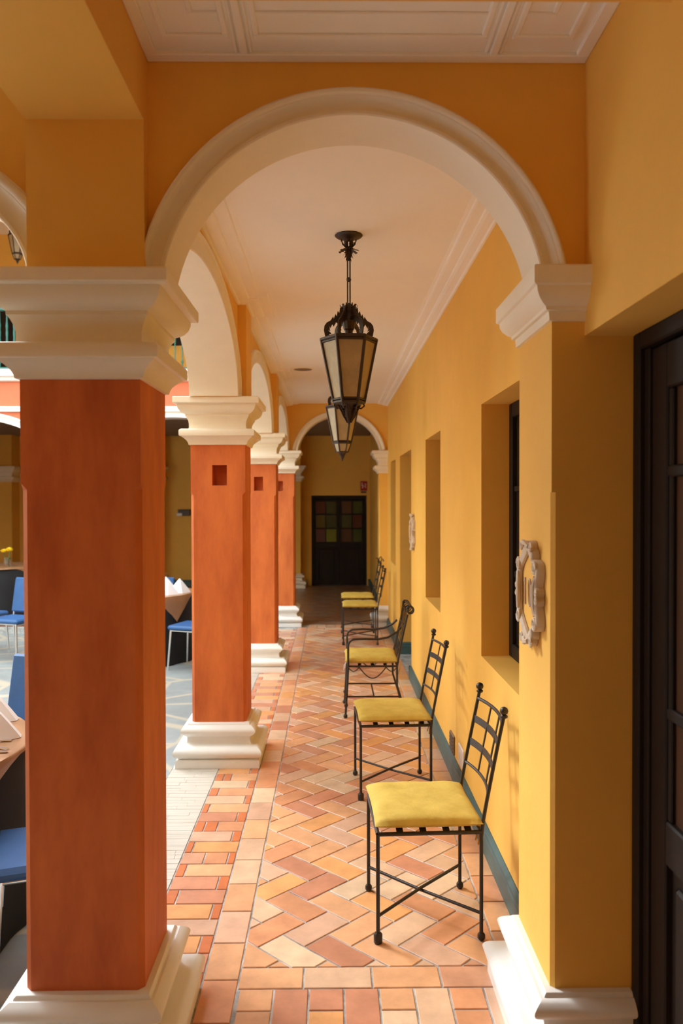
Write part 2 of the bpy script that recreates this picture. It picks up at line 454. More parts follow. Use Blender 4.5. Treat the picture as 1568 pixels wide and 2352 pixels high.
def arch_sweep(mb,curve,prof,pt):
    """prof: (r outward, p toward viewer) closed loop swept along the curve"""
    n=len(curve); m=len(prof); vs=[]
    for i,(u,z) in enumerate(curve):
        p0=curve[max(0,i-1)]; p1=curve[min(n-1,i+1)]; t=Vector((p1[0]-p0[0],p1[1]-p0[1])).normalized(); nr=Vector((-t.y,t.x))
        for r,p in prof: vs.append(pt(u+nr.x*r,z+nr.y*r,p))
    fs=[]
    for i in range(n-1):
        for k in range(m):
            fs.append((i*m+k,i*m+(k+1)%m,(i+1)*m+(k+1)%m,(i+1)*m+k))
    fs += [tuple(range(m)),tuple(range((n-1)*m,n*m))]
    mb.add(vs,fs)
def archivolt_prof(w,th,pr=.032,back=.03):
    P=[(-.005,-th-back),(-.005,.014),(-.001,.018),(.007,.018),(.009,.013),(.011,.010)]
    for i in range(1,9):
        q=i/8*PI/2; P.append((.011+(w*.66-.011)*math.sin(q),.010+(pr*.85-.010)*(1-math.cos(q))))
    P += [(w*.68,pr*.86),(w*.70,pr*1.02),(w*.76,pr*1.14),(w*.84,pr*1.17),(w*.92,pr*1.08),(w*.96,pr*.9),(w*.965,pr*.6),(w,pr*.55),(w,0),(.012,0),(.012,-th),(w*.8,-th),(w*.8,-th-back)]
    return P
# transverse arch in front of the corridor, and its twin at the far end
NA=dict(cu=.062,R=.5655,zc=2.2565,y=2.392,th=.19)
def transverse(cu,y,th,x0,name,label,tname,tlabel,zt):
    mb=MB(); A=arch_pts(cu,NA['R'],NA['R'],ZCAP+.004,zc=NA['zc'])
    arch_wall(mb,x0,XW,ZCAP+.004,zt,[A],lambda u,z,s:(u,y+s*th,z))
    struct(mb,name,M['yellow'],label,'wall')
    tr=MB(); arch_sweep(tr,A,archivolt_prof(.067,th,.040,.0),lambda u,z,p:(u,y-p,z))
    struct(tr,tname,M['trim'],tlabel,'arch moulding',40)
transverse(.062,2.392,.19,-.558,'wall_near','yellow wall over the near round arch','trim_2','cream moulded surround of the near round arch',3.1)
transverse(.09,10.90,.2,-.508,'wall_far','yellow wall over the small round arch at the far end','trim_3','cream moulded surround of the far round arch',3.1)
# arcade wall along the courtyard
BAY=[(PY[i]+PD+PY[i+1])/2 for i in range(3)]
def arcade():
    mb=MB(); cur=[arch_pts(c,1.135,.455,ZCAP) for c in BAY]
    arch_wall(mb,2.60,10.9,ZCAP,3.1,cur,lambda u,z,s:(-.602 if s else -.862,u,z))
    mb.box(-.870,-.535,2.340,2.60,ZCAP,3.1)                       # block over the corner pillar
    mb.box(-.90,-.535,2.60,2.725,ZCAP,3.1)
    for y in PY[1:3]: mb.box(-.61,-.548,y+.012,y+PD-.012,ZCAP,2.99)    # pilaster strips
    mb.box(-.9,-.508,10.886,11.24,ZCAP,3.1)
    mb.box(-.870,-.535,1.2,2.34,2.785,3.1)                         # beam running over the camera bay
    mb.box(-3.4,-.535,1.2,1.785,2.785,3.1); mb.box(-.535,XW,1.2,1.785,2.785,3.1)
    struct(mb,'wall_left',M['yellow'],'yellow arcade wall and beam above the courtyard pillars','wall')
    tr=MB()
    for c in cur: arch_sweep(tr,c,archivolt_prof(.10,.26,.026,.03),lambda u,z,p:(-.602+p,u,z))
    struct(tr,'trim_4',M['trim'],'cream moulded surrounds of the courtyard side arches','arch moulding',40)
arcade()
# arcade of the gallery that runs left from the corner pillar (seen at the left edge), y = 2.39
def side_gallery():
    mb=MB(); A=arch_pts(-2.012,1.135,.46,ZCAP)
    arch_wall(mb,-4.2,-.86,ZCAP,3.1,[A],lambda u,z,s:(u,2.385+s*.22,z))
    mb.box(-4.2,-3.30,2.385,2.735,-.1,ZCAP); mb.box(-7,-4.2,2.385,2.735,2.3,3.1); mb.box(-7,-6.4,2.385,2.735,-.1,2.3)
    mb.box(-7,1.16,-2.1,-1.9,-.1,3.1); mb.box(-7.1,-6.9,-2.1,1.0,-.1,3.1); mb.box(-7.1,-6.9,1.0,2.6,2.3,3.1)  # unseen end wall; its opening is added to brighten the near bay
    struct(mb,'wall_side',M['yellow'],'yellow arched wall of the side gallery at the left edge','wall')
    tr=MB(); arch_sweep(tr,A,archivolt_prof(.10,.22,.03,.03),lambda u,z,p:(u,2.385-p,z))
    struct(tr,'trim_5',M['trim'],'cream moulded arch surround at the left edge','arch moulding',40)
side_gallery()

# ------------------------------------------------------------------ ceilings and cornices
def ceilings():
    c=MB(); c.box(-.61,XW+.01,2.58,10.9,ZC,3.1)
    c.box(-.535,XW+.01,1.785,2.392,2.987,3.1); c.box(-6.9,-.87,-1.9,2.385,2.95,3.1); c.box(-.535,XW+.01,-1.9,1.2,2.95,3.1); c.box(-.88,-.535,-1.9,1.2,2.95,3.1)
    struct(c,'ceiling',M['ceil'],'pale painted ceiling of the walkway','ceiling')
    # panel mouldings in the near bay
    p=MB(); z=2.987
    def strip(x0,x1,y0,y1,h=.014): p.rbox(x0,x1,y0,y1,z-h*.6,z+.002,.003)
    strip(-.535,XW,2.352,2.392,.02); strip(-.535,-.50,1.785,2.352,.02); strip(.706,XW,1.785,2.352,.02)
    for x in (-.25,.467): strip(x-.012,x+.012,1.785,2.352,.02); strip(x-.026,x-.016,1.785,2.352,.012); strip(x+.016,x+.026,1.785,2.352,.012)
    for x0,x1 in ((-.47,-.283),(-.217,.434),(.503,.675)):
        strip(x0,x1,2.262,2.280); strip(x0,x0+.018,1.785,2.260); strip(x1-.018,x1,1.785,2.260)
    for x0,x1 in ((-.38,-.285),(-.215,.432),(.505,.60)):
        strip(x0,x1,2.160,2.176,.010)
        if x0<-.3: strip(x0,x0+.016,1.785,2.158,.010)
        if x1>.5: strip(x1-.016,x1,1.785,2.158,.010)
    struct(p,'trim_6',M['ceil'],'raised panel mouldings on the near ceiling','moulding')
    # stepped cornices
    PR=[(0,2.945),(.012,2.945),(.02,2.952),(.055,2.956),(.07,2.962),(.075,2.969),(.118,2.972),(.126,2.974),(.132,2.981),(.15,2.984),(.15,3.0),(0,3.0)]
    k=MB(); n=len(PR)
    vs=[]; 
    for y in (2.58,10.9):
        for d,zz in PR: vs.append((XW+.002-d,y,zz))
    k.add(vs,[tuple(range(n)),tuple(range(n,2*n))]+[(i,(i+1)%n,n+(i+1)%n,n+i) for i in range(n)])
    path=[(-.602,2.58)]
    for y in PY[1:3]: path += [(-.602,y+.012),(-.548,y+.012),(-.548,y+PD-.012),(-.602,y+PD-.012)]
    path += [(-.602,10.9)]
    vs=[]; m=len(path)
    for i,(x,y) in enumerate(path):
        def nrm(a,b):
            d=(Vector(b)-Vector(a)).normalized(); return Vector((d.y,-d.x))
        ns=[]
        if i>0: ns.append(nrm(path[i-1],path[i]))
        if i<m-1: ns.append(nrm(path[i],path[i+1]))
        off=ns[0] if len(ns)==1 or (ns[0]-ns[1]).length<1e-6 else ns[0]+ns[1]
        for d,zz in PR: vs.append((x-.002+off.x*d*1.15,y+off.y*d*1.15,zz))
    fs=[tuple(range(n)),tuple(range((m-1)*n,m*n))]
    for i in range(m-1):
        for q in range(n): fs.append((i*n+q,i*n+(q+1)%n,(i+1)*n+(q+1)%n,(i+1)*n+q))
    k.add(vs,fs)
    struct(k,'trim_7',M['ceil'],'stepped plaster cornices along both sides of the walkway ceiling','cornice')
ceilings()

# ------------------------------------------------------------------ pillars
def torus_prof(p_in,p_out,z0,z1,n=8):
    """half-round bulging to p_out between z0 and z1 (z0>z1)"""
    return [(p_in+(p_out-p_in)*math.sin(PI*i/n)**.7 if 0<i<n else p_in, z0+(z1-z0)*(.5-.5*math.cos(PI*i/n))) for i in range(n+1)]
CAP=[(0,2.050),(.011,2.052),(.014,2.064),(.02,2.076),(.034,2.090),(.046,2.098),(.05,2.104),(.062,2.106),(.064,2.112),(.064,2.138),(.060,2.145),(.05,2.150),
     (.012,2.153),(.008,2.160),(.008,2.185),(.012,2.205),(.02,2.222),(.028,2.232),(.028,2.243),(.036,2.247),(.054,2.258),(.068,2.276),(.074,2.295),(.074,2.306),(.094,2.309),(.097,2.313),(.097,2.345),(.093,2.350),(0,2.350)]
BASE=[(0,.272),(.018,.270),(.024,.264),(.026,.258),(.034,.258)]+[(.034+.030*math.sin(PI*i/8),.258-.068*i/8) for i in range(1,9)]+\
     [(.028,.186),(.026,.170),(.028,.150),(.036,.138),(.046,.134)]+[(.070+.038*math.sin(PI*i/8)**.8 if i<8 else .07,.134-.078*i/8) for i in range(0,9)]+[(.088,.052),(.092,.046),(.092,.0),(0,0)]
RCAP=[(0,2.222),(.010,2.224),(.012,2.250),(.022,2.252),(.024,2.262),(.034,2.268),(.048,2.282),(.056,2.298),(.058,2.314),(.066,2.318),(.068,2.322),(.068,2.368),(.064,2.372),(0,2.372)]
def shaft(x0,x1,y0,y1,niche=None,zt=2.052,zb=.255,zch=1.75,ch=.018):
    mb=MB()
    o=[(x0+ch,y0),(x1-ch,y0),(x1,y0+ch),(x1,y1-ch),(x1-ch,y1),(x0+ch,y1),(x0,y1-ch),(x0,y0+ch)]
    mb.prism(o,zb-.005,zch-.02)
    # run-out of the chamfer
    t=[(x0,y0),(x1,y0),(x1,y0),(x1,y1),(x1,y1),(x0,y1),(x0,y1),(x0,y0)]
    mb.add([(a,b,zch-.02) for a,b in o]+[(a,b,zch) for a,b in t],[(i,(i+1)%8,8+(i+1)%8,8+i) for i in range(8)])
    if niche is None: mb.box(x0,x1,y0,y1,zch,zt+.003)
    else:
        n0,n1,m0,m1=niche; D=.11; zt+=.003
        v=[(x0,y0,zch),(x1,y0,zch),(x1,y0,zt),(x0,y0,zt),(n0,y0,m0),(n1,y0,m0),(n1,y0,m1),(n0,y0,m1),
           (n0,y0+D,m0),(n1,y0+D,m0),(n1,y0+D,m1),(n0,y0+D,m1),(x0,y1,zch),(x1,y1,zch),(x1,y1,zt),(x0,y1,zt)]
        mb.add(v,[(0,1,5,4),(1,2,6,5),(2,3,7,6),(3,0,4,7),(4,5,9,8),(5,6,10,9),(6,7,11,10),(7,4,8,11),(8,9,10,11),
                  (1,13,14,2),(13,12,15,14),(12,0,3,15),(3,2,14,15),(0,12,13,1)])
    return mb
PL=['tall terracotta-red square pillar nearest the camera, with white capital and base, filling the left side',
    'terracotta-red square pillar with a square socket, second along the courtyard edge',
    'terracotta-red square pillar third along the courtyard edge, partly behind the second',
    'terracotta-red corner pillar at the far end beside the small round arch']
NI=[None,(-.768,-.674,1.791,1.922),(-.774,-.684,1.788,1.926),(-.748,-.658,1.813,1.947)]
for i,y in enumerate(PY):
    x1=XP1 if i<3 else -.508
    p=thing('pillar',PL[i],'pillar',(0,0,0),group='red pillars along the courtyard')
    shaft(XP0,x1,y,y+PD,NI[i]).build('shaft',M['terra'],p)
    c=MB(); c.rectlathe(CAP,XP0,x1,y,y+PD); c.build('capital',M['trim'],p,35)
    b=MB(); b.rectlathe([(q,zz*(.955 if i==0 else 1)) for q,zz in BASE],XP0,x1,y,y+PD); b.build('base',M['white'],p,35)
# wall pilasters on the right side
def pilaster(y0,y1,x0,label,full,zc=2.372):
    p=thing('pilaster',label,'pilaster')
    s=MB(); ch=.012; xr=XW+.002
    zt=2.224 if not full else 2.052
    s.prism([(x0+ch,y0),(XW,y0),(XW,y1),(x0,y1),(x0,y0+ch)],.2,1.72); s.box(x0,XW,y0,y1,1.72,zt+.004); s.box(x0+.03,XW,y0+.03,y1-.03,zt,zt+.05)
    s.build('shaft',M['yellow'],p)
    c=MB(); c.rectlathe(CAP if full else RCAP,x0,xr,y0,y1,(1,0,1,1)); c.build('capital',M['trim'],p,35)
    BS=BASE if full else [(q,zz*.89) for q,zz in BASE]
    b=MB(); b.rectlathe(BS,xr-.0005,.884,y0-.0005,y0+.004,(0,0,1,0)) if not full else None; b.rectlathe(BS,x0,xr,y0,y1,(1,0,1,1)); b.build('base',M['white'],p,35)
    return p
pilaster(2.392,2.805,.647,'yellow wall pilaster with cream capital and white base, carrying the number 101 plaque',False)
pilaster(10.89,11.2,.627,'narrow yellow wall pilaster with white capital at the far arch',True)
# jamb face beside the near door and the white base that runs onto it
# ------------------------------------------------------------------ skirting
def skirting():
    PR=[(.0,.0),(.024,.0),(.024,.085),(.020,.092),(.020,.108),(.012,.118),(.006,.126),(.0,.126)]
    mb=MB(); n=len(PR)
    def run(y0,y1,x=XW):
        vs=[(x+.001-d,y,z) for y in (y0,y1) for d,z in PR]
        mb.add(vs,[tuple(range(n)),tuple(range(n,2*n))]+[(i,(i+1)%n,n+(i+1)%n,n+i) for i in range(n)])
    def cross(x0,x1,y,sg):
        vs=[(x,y+sg*d,z) for x in (x0,x1) for d,z in PR]
        mb.add(vs,[tuple(range(n)),tuple(range(n,2*n))]+[(i,(i+1)%n,n+(i+1)%n,n+i) for i in range(n)])
    run(2.90,DOOR3[0]); run(DOOR3[1],10.79); run(11.29,15.99)
    cross(XW-.024,.884,DOOR3[1],-1); cross(XW-.024,.884,DOOR3[0],1)
    cross(-6.3,-.5,16.,-1); cross(.70,XW,16.,-1)
    struct(mb,'baseboard_right',M['teal'],'dark teal skirting board along the yellow wall','skirting')
skirting()

# ------------------------------------------------------------------ far gallery and end wall
def far_end():
    mb=MB()
    D=(-.412,.679,-.1,1.778)
    grid_wall(mb,[-7,XW+.4],[-.1,3.1],[D],lambda a,b,c,d: mb.box(a,b,16.,16.3,c,d))
    for x in (-.78,-3.46,-6.3):                                     # wall pilasters facing the gallery
        mb.box(x-.15,x+.17,15.62,16.,.2,3.0)
    mb.box(-7.2,-6.9,11,16.3,-.1,3.1); mb.box(D[0]-.01,D[1]+.01,16.2,16.3,-.1,1.8)
    struct(mb,'wall_end',M['yellow'],'shaded yellow end wall around the dark double door','wall')
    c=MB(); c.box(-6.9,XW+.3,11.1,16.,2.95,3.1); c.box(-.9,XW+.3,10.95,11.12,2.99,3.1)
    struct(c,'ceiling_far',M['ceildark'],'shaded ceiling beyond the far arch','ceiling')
    t=MB()
    for x in (-.78,-3.46,-6.3):
        t.rectlathe(CAP,x-.15,x+.17,15.62,16.0,(1,1,1,0)); t.rectlathe(BASE,x-.15,x+.17,15.62,16.0,(1,1,1,0))
    struct(t,'trim_8',M['trim'],'cream capitals and bases of the pilasters on the far gallery wall','moulding',35)
    # double door with coloured panes
    f=MB(); f.box(D[0],D[0]+.05,16.06,16.14,0,D[3]); f.box(D[1]-.05,D[1],16.06,16.14,0,D[3]); f.box(D[0]+.05,D[1]-.05,16.06,16.14,D[3]-.05,D[3])
    o=struct(f,'door_3',M['wood'],'dark double door with red and green panes at the end of the walkway','door')
    cols=[['red','dkgreen','brown','green'],['amber','dkgreen','dkgreen','red'],['rose','lime','brown','green']]
    X=[(-.325,-.185),(-.165,-.015),(.07,.215),(.25,.40)]
    X=[(D[0]+.09,D[0]+.27),(D[0]+.29,D[0]+.49),(D[0]+.60,D[0]+.79),(D[0]+.82,D[0]+1.0)]
    Z=[(1.42,1.66),(1.14,1.39),(.86,1.11)]
    mid=(D[0]+D[1])/2
    for li,(x0,x1) in enumerate(((D[0]+.052,mid-.002),(mid+.002,D[1]-.052))):
        l=MB(); l.rbox(x0,x1,16.085,16.125,.005,D[3]-.052,.004)
        l.rbox(x0+.09,x1-.09,16.075,16.09,.12,.72,.008)
        for z in (.74,.83,1.125,1.405,1.68): l.rbox(x0+.04,x1-.04,16.072,16.09,z-.012,z+.012,.004)
        lo=l.build('door_leaf',M['wood'],o)
        for r in range(3):
            for cc in (0,1):
                k=cols[r][li*2+cc]; q=MB(); a,b=X[li*2+cc]; q.box(a,b,16.079,16.09,*Z[r]); q.build('coloured_pane',M['sg_'+k],lo)
    # two small red signs reduced to one plate with its pale figure
    s=thing('evacuation_sign','small red sign with pale markings above the right of the far door','sign',(.62,15.985,1.96))
    p=MB(); p.box(-.068,.068,0,.012,-.09,.10); p.build('sign_plate',M['red'],s)
    p=MB(); p.sphere((-.035,-.001,.055),.013,8,6); p.strap([(-.03,-.002,.035),(-.012,-.002,.0),(-.03,-.002,-.04)],.016,.004,(1,0,0)); p.strap([(-.05,-.002,.02),(-.01,-.002,.01)],.012,.004,(0,0,1))
    p.strap([(.02,-.002,.05),(.04,-.002,.03),(.02,-.002,.0),(.04,-.002,-.03)],.014,.004,(1,0,0)); p.build('pictogram',M['trim'],s)
    p=MB(); p.box(-.06,.05,.0,.012,-.135,-.10); p.build('lower_plate',M['dark'],s)
    # wall lamp seen between the pillars
    w=thing('wall_lamp','small dark emergency lamp with a glass end on the far shaded wall','lamp',(-2.91,15.985,1.44))
    p=MB(); p.rbox(-.11,.13,-.09,.015,-.05,.07,.012); p.build('housing',M['dark'],w)
    p=MB(); p.rbox(-.13,-.02,-.105,-.088,-.055,-.0,.01); p.build('lens',M['plasticw'],w)
far_end()

# far wing above and courtyard enclosure
def far_wing():
    mb=MB(); Xs=[-2.13,-4.97]
    A=[arch_pts(c,1.135,.455,ZCAP) for c in sorted(Xs)]
    arch_wall(mb,-6.9,-.9,ZCAP,2.94,A,lambda u,z,s:(u,10.90+s*.26,z))
    for x in (-3.55,-6.55): mb.box(x-.175,x+.175,10.886,11.24,-.1,ZCAP)
    mb.box(-6.9,-.9,10.9,11.2,2.94,3.28)
    for x in (-1.52,-3.55,-6.4): mb.box(x-.36 if x==-1.52 else x-.17,x+.17,10.95,11.25,3.42,7.0)
    mb.box(-6.9,1.0,10.95,11.25,5.62,6.9)
    struct(mb,'wall_courtyard',M['salmon'],'salmon-red upper front of the wing across the courtyard','wall')
    t=MB()
    for c in A: arch_sweep(t,c,archivolt_prof(.10,.26,.035,.0),lambda u,z,p:(u,10.90-p,z))
    t.box(-6.9,-.9,10.86,10.9,2.88,2.945)
    struct(t,'trim_9',M['white'],'white arch mouldings on the wing across the courtyard','moulding',40)
    k=MB(); k.rectlathe([(0,3.28),(.05,3.29),(.06,3.33),(.11,3.345),(.11,3.43),(0,3.435)],-6.9,1.0,10.9,11.2,(0,0,1,0))
    struct(k,'trim_10',M['white'],'white coping below the green balustrade across the courtyard','coping')
    b=MB(); b.box(-7,1.2,16.,16.3,3.1,7.1); b.box(-7.2,-7.,11.0,16.3,3.1,7.1); b.box(1.2,1.4,11.0,16.3,3.1,7.1)
    struct(b,'wall_upper',M['yellow'],'yellow wall of the upper gallery across the courtyard','wall')
    c=MB(); c.box(-7,1.2,11.0,16.,6.88,7.1); struct(c,'ceiling_upper',M['ceil'],'pale ceiling of the upper gallery across the courtyard','ceiling')
    f=MB(); f.box(-7,1.2,11.2,16.,3.1,3.3); struct(f,'floor_upper',M['stone'],'floor of the upper gallery across the courtyard','floor')
    d=MB(); d.box(-7.0,-5.3,15.93,16.0,3.35,5.55); d.box(-3.4,-2.3,15.93,16.,4.72,6.2)
    struct(d,'window_4',M['wood'],'dark openings in the upper gallery wall across the courtyard','window')
    e=MB(); e.box(-9.4,-9.15,2.3,11.2,-.2,6.9); struct(e,'wall_outer',M['trim'],'cream wall closing the far side of the courtyard','wall')
    e=MB(); e.box(-9.2,-.9,2.4,2.6,3.1,6.2); struct(e,'wall_over_gallery',M['trim'],'cream upper wall over the side gallery','wall')
    e=MB(); e.box(-.86,-.66,2.4,11.0,3.1,5.6); struct(e,'wall_over_walkway',M['trim'],'cream upper wall over the walkway','wall')
    e=MB(); e.box(-.9,1.2,-2.1,11.2,3.1,3.2); e.box(-9.2,-.9,-2.1,2.5,3.1,3.2); struct(e,'ceiling_slab',M['salmon'],'upper floor slab over the walkway','ceiling')
    e=MB(); e.box(-7,-.8,10.75,11.2,6.95,7.1); struct(e,'ceiling_shading_eave',M['wood'],'unseen eave added to shade the upper gallery across the courtyard','eave')  # out-of-view eave, added to dim the gallery beneath it
    # balustrades
    for x0,x1,lab in ((-6.2,-3.75,'dark green iron balustrade over the arch seen at the left edge'),(-3.35,-1.9,'dark green iron balustrade over the arch seen between the first two pillars')):
        t=thing('balustrade',lab,'balustrade',((x0+x1)/2,11.3-.24,3.435),group='green balustrades of the upper gallery')
        h=(x1-x0)/2; r=MB(); r.rbox(-h,h,-.035,.035,.82,.88,.01); r.build('handrail',M['green'],t)
        r=MB(); r.rbox(-h,h,-.02,.02,.03,.06,.005); r.build('bottom_rail',M['green'],t)
        n=int((x1-x0)/.098)
        for i in range(n):
            x=-h+.05+i*.098; q=MB()
            q.lathe([(.009,.0),(.009,.10),(.018,.13),(.009,.17),(.009,.36),(.016,.42),(.012,.46),(.017,.52),(.012,.57),(.017,.62),(.009,.68),(.009,.83)],x,0,6)
            q.build('baluster',M['green'],t,50)
far_wing()

# ------------------------------------------------------------------ lanterns
def hexring(R,z,n=6,rot=0): return [(R*math.cos(2*PI*k/n+rot),R*math.sin(2*PI*k/n+rot),z) for k in range(n)]
def leaf(w,l,teeth=4):
    """serrated leaf outline in xy, base at origin, along +y"""
    R=[]; 
    for i in range(teeth):
        a=i/teeth; b=(i+.75)/teeth; ww=w*math.sin(PI*(.18+.78*a))
        R += [(ww*.45,l*a),(ww,l*b)]
    return [(0,0)]+R+[(0,l)]+[(-x,y) for x,y in R[::-1]]
def lantern(x,y,zc,ztop,label,basket=False,rot=.06,group='hanging lanterns'):
    """zc ceiling height, ztop = height of the body's top rim"""
    t=thing('lantern',label,'lantern',(x,y,zc),rot,group)
    RT,RB,HB=.135,.074,.305; z1=ztop-zc; z0=z1-HB
    ro=PI/6*0+PI/3*.0
    # ceiling rose
    m=MB(); m.lathe([(.064,0),(.068,-.004),(.060,-.011),(.04,-.015),(.012,-.018),(.008,-.03)],n=24); m.build('ceiling_rose',M['bronze'],t,40)
    # rod
    ztop_c=z1+.165
    m=MB(); m.tube([(-.006,0,-.03),(-.006,0,ztop_c)],.0035,6); m.tube([(.006,0,-.03),(.006,0,ztop_c)],.0035,6)
    zm=(ztop_c-.05)*.55; m.sphere((0,0,zm),.012,8,6); m.sphere((0,0,ztop_c),.014,8,6); m.build('rod',M['bronze'],t,40)
    # upper leaf cluster
    m=MB()
    for k in range(6):
        q=k*PI/3
        m.slab(leaf(.016,.055),.002,Matrix.Rotation(q,4,'Z')@Matrix.Translation((.004,0,-.06))@Matrix.Rotation(math.radians(-158),4,'X')@Matrix.Translation((0,0,-.0)))
        m.slab(leaf(.010,.05),.002,Matrix.Rotation(q+.4,4,'Z')@Matrix.Translation((0,.008,-.065))@Matrix.Rotation(math.radians(52),4,'X'))
    m.lathe([(.004,-.055),(.014,-.07),(.018,-.085),(.012,-.105),(.004,-.125)],n=8)
    for k in range(6):
        Mx=Matrix.Rotation(k*PI/3,4,'Z')@Matrix(((1,0,0,0),(0,0,1,0),(0,1,0,0),(0,0,0,1)))
        for tri in ([(.010,-.072),(.016,-.085),(.028,-.102)],[(.012,-.085),(.012,-.10),(.022,-.115)],[(.008,-.1),(.006,-.115),(.014,-.13)]): m.slab(tri,.004,Mx)
        m.tube([(.036*math.cos(k*PI/3),.036*math.sin(k*PI/3),-.02),(.03*math.cos(k*PI/3),.03*math.sin(k*PI/3),-.045),(.008*math.cos(k*PI/3),.008*math.sin(k*PI/3),-.066)],.003,5)
    m.sphere((0,0,-.075),.008,8,6); m.build('leaf_ornament',M['bronze'],t)
    # crown: six leafy scroll brackets cut from plate
    m=MB()
    outer=[(.108,-.006),(.117,.02),(.122,.045),(.119,.066),(.108,.082),(.090,.091),(.074,.100),(.060,.113),(.047,.129),(.034,.148),(.022,.166)]
    for k in range(6):
        Mx=Matrix.Rotation(2*PI*k/6,4,'Z')@Matrix(((1,0,0,0),(0,0,1,0),(0,1,0,z1),(0,0,0,1)))
        ins=[]
        for j,pt in enumerate(outer):
            d=(Vector(outer[min(j+1,10)])-Vector(outer[max(j-1,0)])).normalized(); ins.append(Vector(pt)+Vector((-d.y,d.x))*(.020 if j<9 else .014))
        for j in range(10):
            m.slab([outer[j],outer[j+1],tuple(ins[j+1]),tuple(ins[j])],.006,Mx)
            d=(Vector(outer[j+1])-Vector(outer[j])).normalized(); nn=Vector((-d.y,d.x)); mid_=(ins[j]+ins[j+1])/2
            m.slab([tuple(ins[j]),tuple(ins[j+1]),tuple(mid_+nn*.013-d*.010)],.004,Mx)
            if j>4: o1,o2=Vector(outer[j]),Vector(outer[j+1]); m.slab([tuple(o1),tuple(o2),tuple((o1+o2)/2-nn*.012+d*.014)],.004,Mx)
    m.lathe([(.004,z1+.02),(.026,z1+.05),(.034,z1+.085),(.028,z1+.115),(.016,z1+.14),(.006,z1+.165)],n=10)
    m.lathe([(.012,z1+.0),(.03,z1+.01),(.018,z1+.03),(.022,z1+.05)],n=10)
    for k in range(8):
        q=2*PI*k/8
        m.slab(leaf(.014,.06,5),.002,Matrix.Rotation(q,4,'Z')@Matrix.Translation((0,.016,z1+.115))@Matrix.Rotation(math.radians(62),4,'X'))
        m.slab(leaf(.014,.045,4),.002,Matrix.Rotation(q+.3,4,'Z')@Matrix.Translation((0,.024,z1+.085))@Matrix.Rotation(math.radians(35),4,'X'))
    m.build('crown',M['bronze'],t)
    # frame
    m=MB(); top=hexring(RT,z1); bot=hexring(RB,z0)
    m.tube(top,.0085,6,closed=True); m.tube(hexring(RT-.004,z1-.014),.006,6,closed=True); m.tube(bot,.0085,6,closed=True); m.tube(hexring(RB+.003,z0+.014),.006,6,closed=True)
    for a,b in zip(top,bot): m.tube([a,b],.0078,6)
    m.lathe([(RT-.01,z1),(RT*.5,z1+.012),(.02,z1+.02)],n=6) if False else None
    if basket:
        b2=hexring(RB*.66,z0-.075); m.tube(b2,.006,6,closed=True)
        for a,b in zip(bot,b2): m.tube([a,b],.0055,6)
        m.lathe([(RB*.66,z0-.075),(.03,z0-.088),(.014,z0-.10),(.02,z0-.112),(.012,z0-.13),(.002,z0-.155)],n=12)
        for k in range(6):
            m.slab(leaf(.012,.04,3),.002,Matrix.Rotation(k*PI/3,4,'Z')@Matrix.Translation((0,.03,z0-.085))@Matrix.Rotation(math.radians(-120),4,'X'))
    else:
        m.lathe([(RB,z0-.004),(RB*.7,z0-.014),(.035,z0-.026),(.026,z0-.05),(.018,z0-.075),(.002,z0-.112)],n=12)
        for k in range(6):
            Mx=Matrix.Rotation(k*PI/3+.2,4,'Z')@Matrix(((1,0,0,0),(0,0,1,0),(0,1,0,z0),(0,0,0,1)))
            for tri in ([(.02,-.015),(.062,-.012),(.045,-.034)],[(.02,-.03),(.052,-.030),(.034,-.056)],[(.016,-.05),(.040,-.050),(.026,-.078)],[(.008,-.07),(.028,-.07),(.012,-.10)]): m.slab(tri,.006,Mx)
            for dz,tl,rr in ((-.012,.05,.05),):
                m.slab(leaf(.016,tl,4),.002,Matrix.Rotation(k*PI/3+dz*20,4,'Z')@Matrix.Translation((0,rr,z0+dz))@Matrix.Rotation(math.radians(-118),4,'X'))
            P=[(RB*.95*math.cos(k*PI/3),RB*.95*math.sin(k*PI/3),z0),(RB*1.0*math.cos(k*PI/3),RB*1.0*math.sin(k*PI/3),z0-.018),(RB*.8*math.cos(k*PI/3),RB*.8*math.sin(k*PI/3),z0-.03),(RB*.45*math.cos(k*PI/3),RB*.45*math.sin(k*PI/3),z0-.022)]
            m.tube(P,.004,6)
    m.build('frame',M['bronze'],t,40)
    for k in range(6):
        a,b=Vector(top[k]),Vector(top[(k+1)%6]); c,d=Vector(bot[(k+1)%6]),Vector(bot[k]); ctr=Vector((0,0,(z0+z1)/2))
        g=MB(); inn=lambda p: Vector((p.x*.985,p.y*.985,p.z)); inn2=lambda p: Vector((p.x*.955,p.y*.955,p.z))
        g.add([inn(a),inn(b),inn(c),inn(d),inn2(a),inn2(b),inn2(c),inn2(d)],[(0,1,2,3),(7,6,5,4),(0,4,5,1),(1,5,6,2),(2,6,7,3),(3,7,4,0)])
        g.build('glass_pane',M['lglass'],t)
        if basket:
            a,b=Vector(bot[k]),Vector(bot[(k+1)%6]); c,d=Vector(b2[(k+1)%6]),Vector(b2[k]); g=MB()
            g.add([inn(a),inn(b),inn(c),inn(d),inn2(a),inn2(b),inn2(c),inn2(d)],[(0,1,2,3),(7,6,5,4),(0,4,5,1),(1,5,6,2),(2,6,7,3),(3,7,4,0)])
            g.build('lower_pane',M['lglass'],t)
    return t
lantern(.083,3.97,ZC,2.478,'dark bronze six-sided glass lantern hanging nearest, from a rod in the first bay')
lantern(.085,6.83,ZC,2.478,'farther bronze six-sided lantern whose top is hidden behind the nearer lantern',True)
lantern(-4.98,13.,6.88,5.90,'small lantern hanging in the upper gallery, seen through the arch at the left edge',True,.3)

